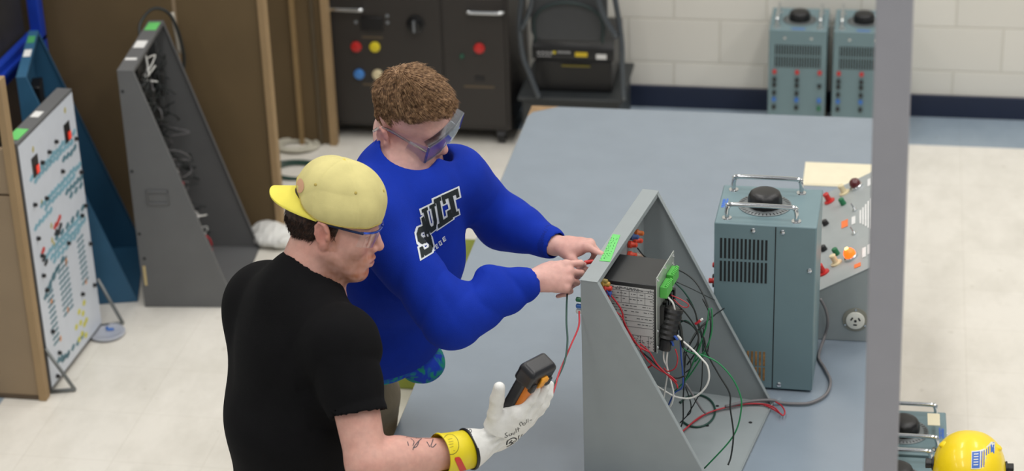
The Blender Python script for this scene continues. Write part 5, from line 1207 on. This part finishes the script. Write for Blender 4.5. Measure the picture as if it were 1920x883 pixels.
# clear plastic lid on the floor next to it
pc0 = onz(201, 627, .001); ld = empty('plastic_lid', pc0, 0, 'round grey translucent plastic lid on the floor by the wire foot', 'dish')
MB().lathe((0, 0, 0), (0, 0, 1), [(0, .05), (.003, .062), (.006, .066), (.012, .066), (.013, .060), (.009, .055), (.009, .0)], 32, cap=False).build('shell', mat('cloudy_plastic', (176, 180, 190), .3), ld, smooth='auto')
MB().tube([(-.01, .03, .011), (.0, .012, .014), (.02, .02, .012)], .006, 6).build('blue_clip', bluep, ld)
# ================================================================== PARTITIONS AND CART (left)
brown = mat('brown_board', (104, 86, 58), .75, var=.05, scale=6, bump=.05); tan = mat('tan_edge', (160, 134, 98), .7, var=.06, scale=8); brown2 = mat('brown_board_light', (150, 130, 104), .75, var=.04, scale=6)
pt = empty('partition', (-2.9, 7.5, 0), 0, 'wide brown partition board with pale edge behind the tall grey trainer', 'partition', None)
wp(MB().box((-3.7, 7.5, .0), (-2.345, 7.525, 1.75)).build('board', brown, pt)); wp(MB().box((-2.345, 7.485, 0), (-2.318, 7.53, 1.76)).build('edge_strip', tan, pt, bevel=.002)); wp(MB().box((-2.682, 7.4985, .35), (-2.668, 7.5, 1.75)).build('joint_strip', brown2, pt))
pt = empty('partition', (-2.7, 8.4, 0), 0, 'narrow brown partition with ribs standing next to the dark cabinet', 'partition', None)
wp(MB().box((-3.5, 8.395, .0), (-2.35, 8.415, 1.7)).build('board', brown, pt))
wp(MB().box((-2.352, 8.375, 0), (-2.322, 8.42, 1.71)).build('edge_strip', tan, pt, bevel=.002)); wp(MB().box((-2.487, 8.375, 0), (-2.467, 8.395, 1.7)).build('rib', mat('tan_rib', (150, 124, 84), .7), pt, bevel=.002)); wp(MB().box((-2.40, 8.380, 0), (-2.385, 8.395, 1.7)).build('rib', mat('dark_rib', (88, 76, 56), .7), pt, bevel=.002))
pt = empty('partition', (-3.2, 6.15, 0), 0, 'low tan panel with a seam and pale upright edge at the left border', 'partition', None)
wp(MB().box((-3.7, 6.15, .015), (-2.822, 6.175, .768)).build('board', brown2, pt, bevel=.002)); wp(MB().box((-3.7, 6.15, .776), (-2.822, 6.175, .935)).build('upper_board', brown2, pt, bevel=.002))
wp(MB().box((-2.822, 6.140, .0), (-2.795, 6.178, 1.185)).build('edge_strip', tan, pt, bevel=.002)); wp(MB().box((-3.7, 6.145, .0), (-2.822, 6.18, .015)).build('sill', mat('dark_sill', (84, 70, 54), .7), pt, bevel=.002))
ct = empty('cart', (-3.3, 7.2, 0), 0, 'bright blue metal shelf cart at the left behind the trainers', 'cart'); blu = mat('bright_blue_steel', (30, 66, 178), .4, var=.03); CX = -.065
for (x, y) in ((-3.155, 7.40), (-3.155, 6.60), (-3.8, 7.40), (-3.8, 6.60)):
    wp(MB().box((x+CX, y, 0), (x+CX+.045, y+.045, 1.5 if y > 7 else .9)).build('post', blu, ct, bevel=.003))
for z in (.3, .82):
    wp(MB().box((-3.8+CX, 6.6, z), (-3.11+CX, 7.445, z+.02)).box((-3.155+CX, 6.645, z-.04), (-3.125+CX, 7.40, z+.05)).build('shelf', blu, ct, bevel=.003))
dkb = mat('dark_equipment', (52, 50, 48), .6, var=.15, scale=20)
eq = empty('test_equipment', (-3.45, 7.15, .8412), 0, 'dark grey instrument case sitting on the blue cart', 'equipment')
wp(MB().box((-3.75, 6.9, .8412), (-3.235, 7.39, 1.12)).build('case', dkb, eq, bevel=.006)); wp(MB().box((-3.70, 6.893, .88), (-3.25, 6.9, 1.08)).build('front_plate', mat('plate_grey', (96, 96, 98), .5, var=.1), eq, bevel=.002))
for k in range(5): wp(MB().lathe((-3.62+k*.08, 6.893, .96), (0, -1, 0), [(0, .016), (.014, .014)], 12).build('knob', (blackp, whitep, greenp, blackp, whitep)[k], eq, smooth='auto'))
# ================================================================== DARK CABINET
cb = empty('cabinet', (-2.08, 8.68, 0), 0, 'large dark brown-black control cabinet with coloured buttons against the back wall', 'cabinet')
cbm = mat('cabinet_dark', (48, 44, 41), .5, var=.05, scale=6)
wp(MB().box((-2.62, 8.46, .065), (-1.572, 8.92, 1.25)).build('body', cbm, cb, bevel=.006))
wp(MB().box((-2.60, 8.453, .085), (-1.86, 8.46, .66)).build('door', cbm, cb, bevel=.003)); wp(MB().box((-1.85, 8.453, .085), (-1.59, 8.46, .66)).build('door', cbm, cb, bevel=.003)); wp(MB().box((-2.60, 8.453, .675), (-1.59, 8.46, 1.22)).build('door', cbm, cb, bevel=.003))
for x0, x1, z in ((-2.33, -2.188, .604), (-1.735, -1.592, .608)):
    wp(MB().tube(spline([(x0, 8.455, z), (x0, 8.432, z), (x0+.01, 8.425, z), (x1-.01, 8.425, z), (x1, 8.432, z), (x1, 8.455, z)], 4), .0085, 8).build('pull_handle', chrome, cb, smooth=True))
wp(MB().box((-2.20, 8.443, .508), (-2.105, 8.454, .566)).build('display', blackp, cb, bevel=.002))
for x, z in ((-2.222, .54), (-2.085, .572), (-2.085, .542)): wp(MB().lathe((x, 8.453, z), (0, -1, 0), [(0, .008), (.004, .007)], 10).build('screw', steel_grey, cb, smooth='auto'))
wp(MB().lathe((-1.965, 8.453, .538), (0, -1, 0), [(0, .040), (.008, .040), (.010, .030), (.032, .026), (.034, .02)], 24).build('rotary_knob', blackp, cb, smooth='auto')); wp(MB().box((-1.969, 8.414, .515), (-1.961, 8.422, .565)).build('knob_pointer', steel_grey, cb))
for x, z, m, l_ in ((-2.227, .430, redp, 'red push button'), (-2.146, .432, yelp, 'yellow push button'), (-1.697, .441, redp, 'red push button'), (-2.222, .306, mat('button_blue', (70, 130, 200), .4), 'blue push button'), (-2.141, .307, creamp, 'cream push button'), (-1.772, .403, mat('button_green_dull', (40, 84, 66), .5), 'small dull green button')):
    r_ = .023 if 'small' not in l_ else .010; wp(MB().lathe((x, 8.453, z), (0, -1, 0), [(0, r_), (.008, r_), (.010, r_*.82), (.018, r_*.76), (.019, r_*.6)], 20).build('push_button', m, cb, smooth='auto', label=l_))
for x0, x1, z in ((-2.20, -2.11, .470), (-2.21, -2.13, .255), (-1.77, -1.64, .262)): wp(MB().box((x0, 8.4525, z), (x1, 8.4535, z+.008)).build('engraved_label', mat('label_bronze', (96, 82, 62), .6), cb))
wp(MB().box((-1.72, 8.450, .295), (-1.68, 8.453, .315)).build('vent_plate', blackp, cb))
for x in (-2.5, -2.05, -1.62):
    for y in (8.49, 8.87): wp(MB().cyl((x-.015, y, .032), (x+.015, y, .032), .031, 16).box((x-.022, y-.02, .034), (x+.022, y+.02, .066)).build('caster', blackp, cb))
# ================================================================== BLACK UNIT, PLINTH, FOLDING CHAIR
pz = mat('plinth_dark', (44, 48, 50), .5, var=.05)
pb = empty('equipment_plinth', (-1.31, 8.6, 0), 0, 'charcoal box plinth on the floor under the black battery unit', 'box'); wp(MB().box((-1.515, 8.40, 0), (-1.105, 8.80, .235)).build('box', pz, pb, bevel=.006)); wp(MB().box((-1.53, 8.385, .235), (-1.09, 8.815, .255)).build('lid', pz, pb, bevel=.004))
bu = empty('battery_unit', (-1.31, 8.6, .2552), 0, 'black battery unit with yellow and white stickers beneath the folding chair', 'battery unit')
wp(MB().box((-1.465, 8.46, .2552), (-1.140, 8.74, .40)).build('casing', blackp, bu, bevel=.01)); wp(MB().prism([(-1.475, 8.45, .40), (-1.475, 8.75, .40), (-1.475, 8.75, .485), (-1.475, 8.50, .485), (-1.475, 8.45, .455)], (.345, 0, 0)).build('lid', mat('lid_black', (30, 31, 33), .4), bu, bevel=.006))
st = lambda x0, x1, z0, z1, m, nm='sticker': wp(MB().box((x0, 8.4485, z0), (x1, 8.4497, z1)).build(nm, m, bu))
for k in range(4): st(-1.452+k*.018, -1.440+k*.018, .428, .436, mat('sticker_pale', (170, 170, 172), .6), 'lettering')
for k in range(5): st(-1.450+k*.012, -1.442+k*.012, .415, .420, mat('sticker_pale', (170, 170, 172), .6), 'lettering')
for k in range(4): st(-1.365+k*.014, -1.354+k*.014, .432, .440, mat('sticker_pale', (170, 170, 172), .6), 'lettering')
st(-1.385, -1.373, .428, .440, yelp); st(-1.292, -1.240, .418, .438, mat('sticker_yellow', (214, 186, 40), .5)); st(-1.204, -1.160, .410, .432, whitel); st(-1.35, -1.23, .372, .380, mat('sticker_olive', (110, 100, 30), .5))
fc = empty('folding_chair', (-1.31, 8.42, 0), 0, 'folded dark grey padded chair leaning by the wall above the black battery unit', 'chair')
tub = mat('chair_tube', (84, 90, 96), .35, metal=.6); pad = mat('chair_pad', (62, 64, 66), .7, var=.05)
def rpad(x0, x1, z0, z1, y, th_, r_=.05, arch=.03):
    P = []
    for (cx, cz, a0_) in ((x1-r_, z0+r_, -90), (x1-r_, z1-r_, 0), (x0+r_, z1-r_, 90), (x0+r_, z0+r_, 180)):
        for k in range(7): g = rad(a0_+90*k/6); P.append((cx+r_*math.cos(g), y, cz+r_*math.sin(g)))
    return MB().prism(P, (0, th_, 0))
wp(rpad(-1.47, -1.15, .498, .80, 8.405, .04).build('seat_pad', pad, fc, bevel=.012, bseg=3)); wp(rpad(-1.45, -1.17, .90, 1.12, 8.41, .03).build('backrest', pad, fc, bevel=.01))
wp(MB().tube(spline([(-1.45, 8.398, .50), (-1.45, 8.396, .60), (-1.40, 8.393, .655), (-1.31, 8.392, .675), (-1.22, 8.393, .655), (-1.17, 8.396, .60), (-1.17, 8.398, .50)], 6), .006, 8).build('seat_piping', mat('piping', (30, 48, 48), .5), fc, smooth=True))
wp(MB().tube(spline([(-1.435, 8.37, .262), (-1.47, 8.372, .36), (-1.500, 8.375, .45), (-1.508, 8.377, .60), (-1.48, 8.39, .80), (-1.44, 8.40, 1.10), (-1.40, 8.40, 1.16), (-1.22, 8.40, 1.16), (-1.18, 8.40, 1.10), (-1.13, 8.39, .80), (-1.09, 8.377, .55), (-1.085, 8.372, .40), (-1.08, 8.37, .262)], 6), .0115, 10).build('frame', tub, fc, smooth=True))
wp(MB().tube(spline([(-1.50, 8.365, .56), (-1.46, 8.362, .66), (-1.44, 8.36, .80)], 5), .010, 8).build('leg', tub, fc, smooth=True)); wp(MB().tube(spline([(-1.105, 8.365, .54), (-1.16, 8.362, .64), (-1.20, 8.36, .78)], 5), .012, 8).build('leg', tub, fc, smooth=True))
# ================================================================== SMALL THINGS
gb = empty('green_bin', (-1.5, 6.55, 0), 0, 'olive green bin on the floor left of the workbench behind the blue sleeve', 'bin'); gm_ = mat('olive_green', (132, 142, 52), .55, var=.05)
wp(MB().prism([(-1.68, 6.36, 0), (-1.34, 6.36, 0), (-1.34, 6.72, 0), (-1.68, 6.72, 0)], (0, 0, .38)).build('tub', gm_, gb, bevel=.01)); wp(MB().box((-1.70, 6.34, .38), (-1.32, 6.74, .40)).build('lid', gm_, gb, bevel=.005)); wp(MB().box((-1.46, 6.42, .40), (-1.40, 6.46, .415)).build('latch', redp, gb, bevel=.002))
def coil(name, c, r_, n, rr, m, lab, seed, cat='cord', zz=0):
    random.seed(seed); P = []
    for i in range(n*10): g = i*.628; q_ = r_*(1+.25*math.sin(i*.37)+.08*random.random()); P.append(Vector(c)+Vector((math.cos(g)*q_, math.sin(g)*q_*.8, rr+.0025*(i/10)+zz)))
    tag(MB().tube(spline(P, 3), rr, 6).build(name, m, smooth=True), lab, cat)
cC = onz(558, 322, 0); coil('extension_cord', cC, .10, 2, .006, WM['d'], 'dark green cord coiled on the floor between the brown partitions', 2)
cC = onz(556, 276, 0); coil('extension_cord', cC, .075, 4, .007, mat('cord_cream', (200, 196, 180), .5), 'cream cord coil on the floor at the foot of the ribbed partition', 5)
bg = onz(522, 458, 0); o = [('+', Ell(A(bg)+A([0, 0, .03]), (.09, .07, .035)), 0), ('+', Ell(A(bg)+A([-.06, .05, .03]), (.06, .05, .035)), .04), ('f', lambda p, d: d-wavy(p, 60, 91)*.008-wavy(p, 130, 92)*.003, 0), ('-', Box(A(bg)+A([0, 0, -.05]), (.3, .3, .0505), r=.0004), .002)]
lo, hi = bounds(o); V, Fq = sdfmesh(o, .004, lo, hi); tag(npobj('plastic_bag', V, Fq, mat('bag_white', (220, 220, 216), .5)), 'crumpled white plastic bag on the floor behind the person in black', 'bag')

bpq = empty('banana_plug', atd(1106, 492, 5.40), 0, 'small red plug pinched between the fingertips at the trainer', 'plug'); MB().lathe((-.014, -.002, 0), (1, .2, .1), [(0, .003), (.002, .005), (.022, .005), (.024, .0035)], 12).build('sleeve', redp, bpq, smooth='auto'); MB().cyl((.010, .003, .0024), (.022, .0053, .0036), .0018, 10).build('pin', chrome, bpq)
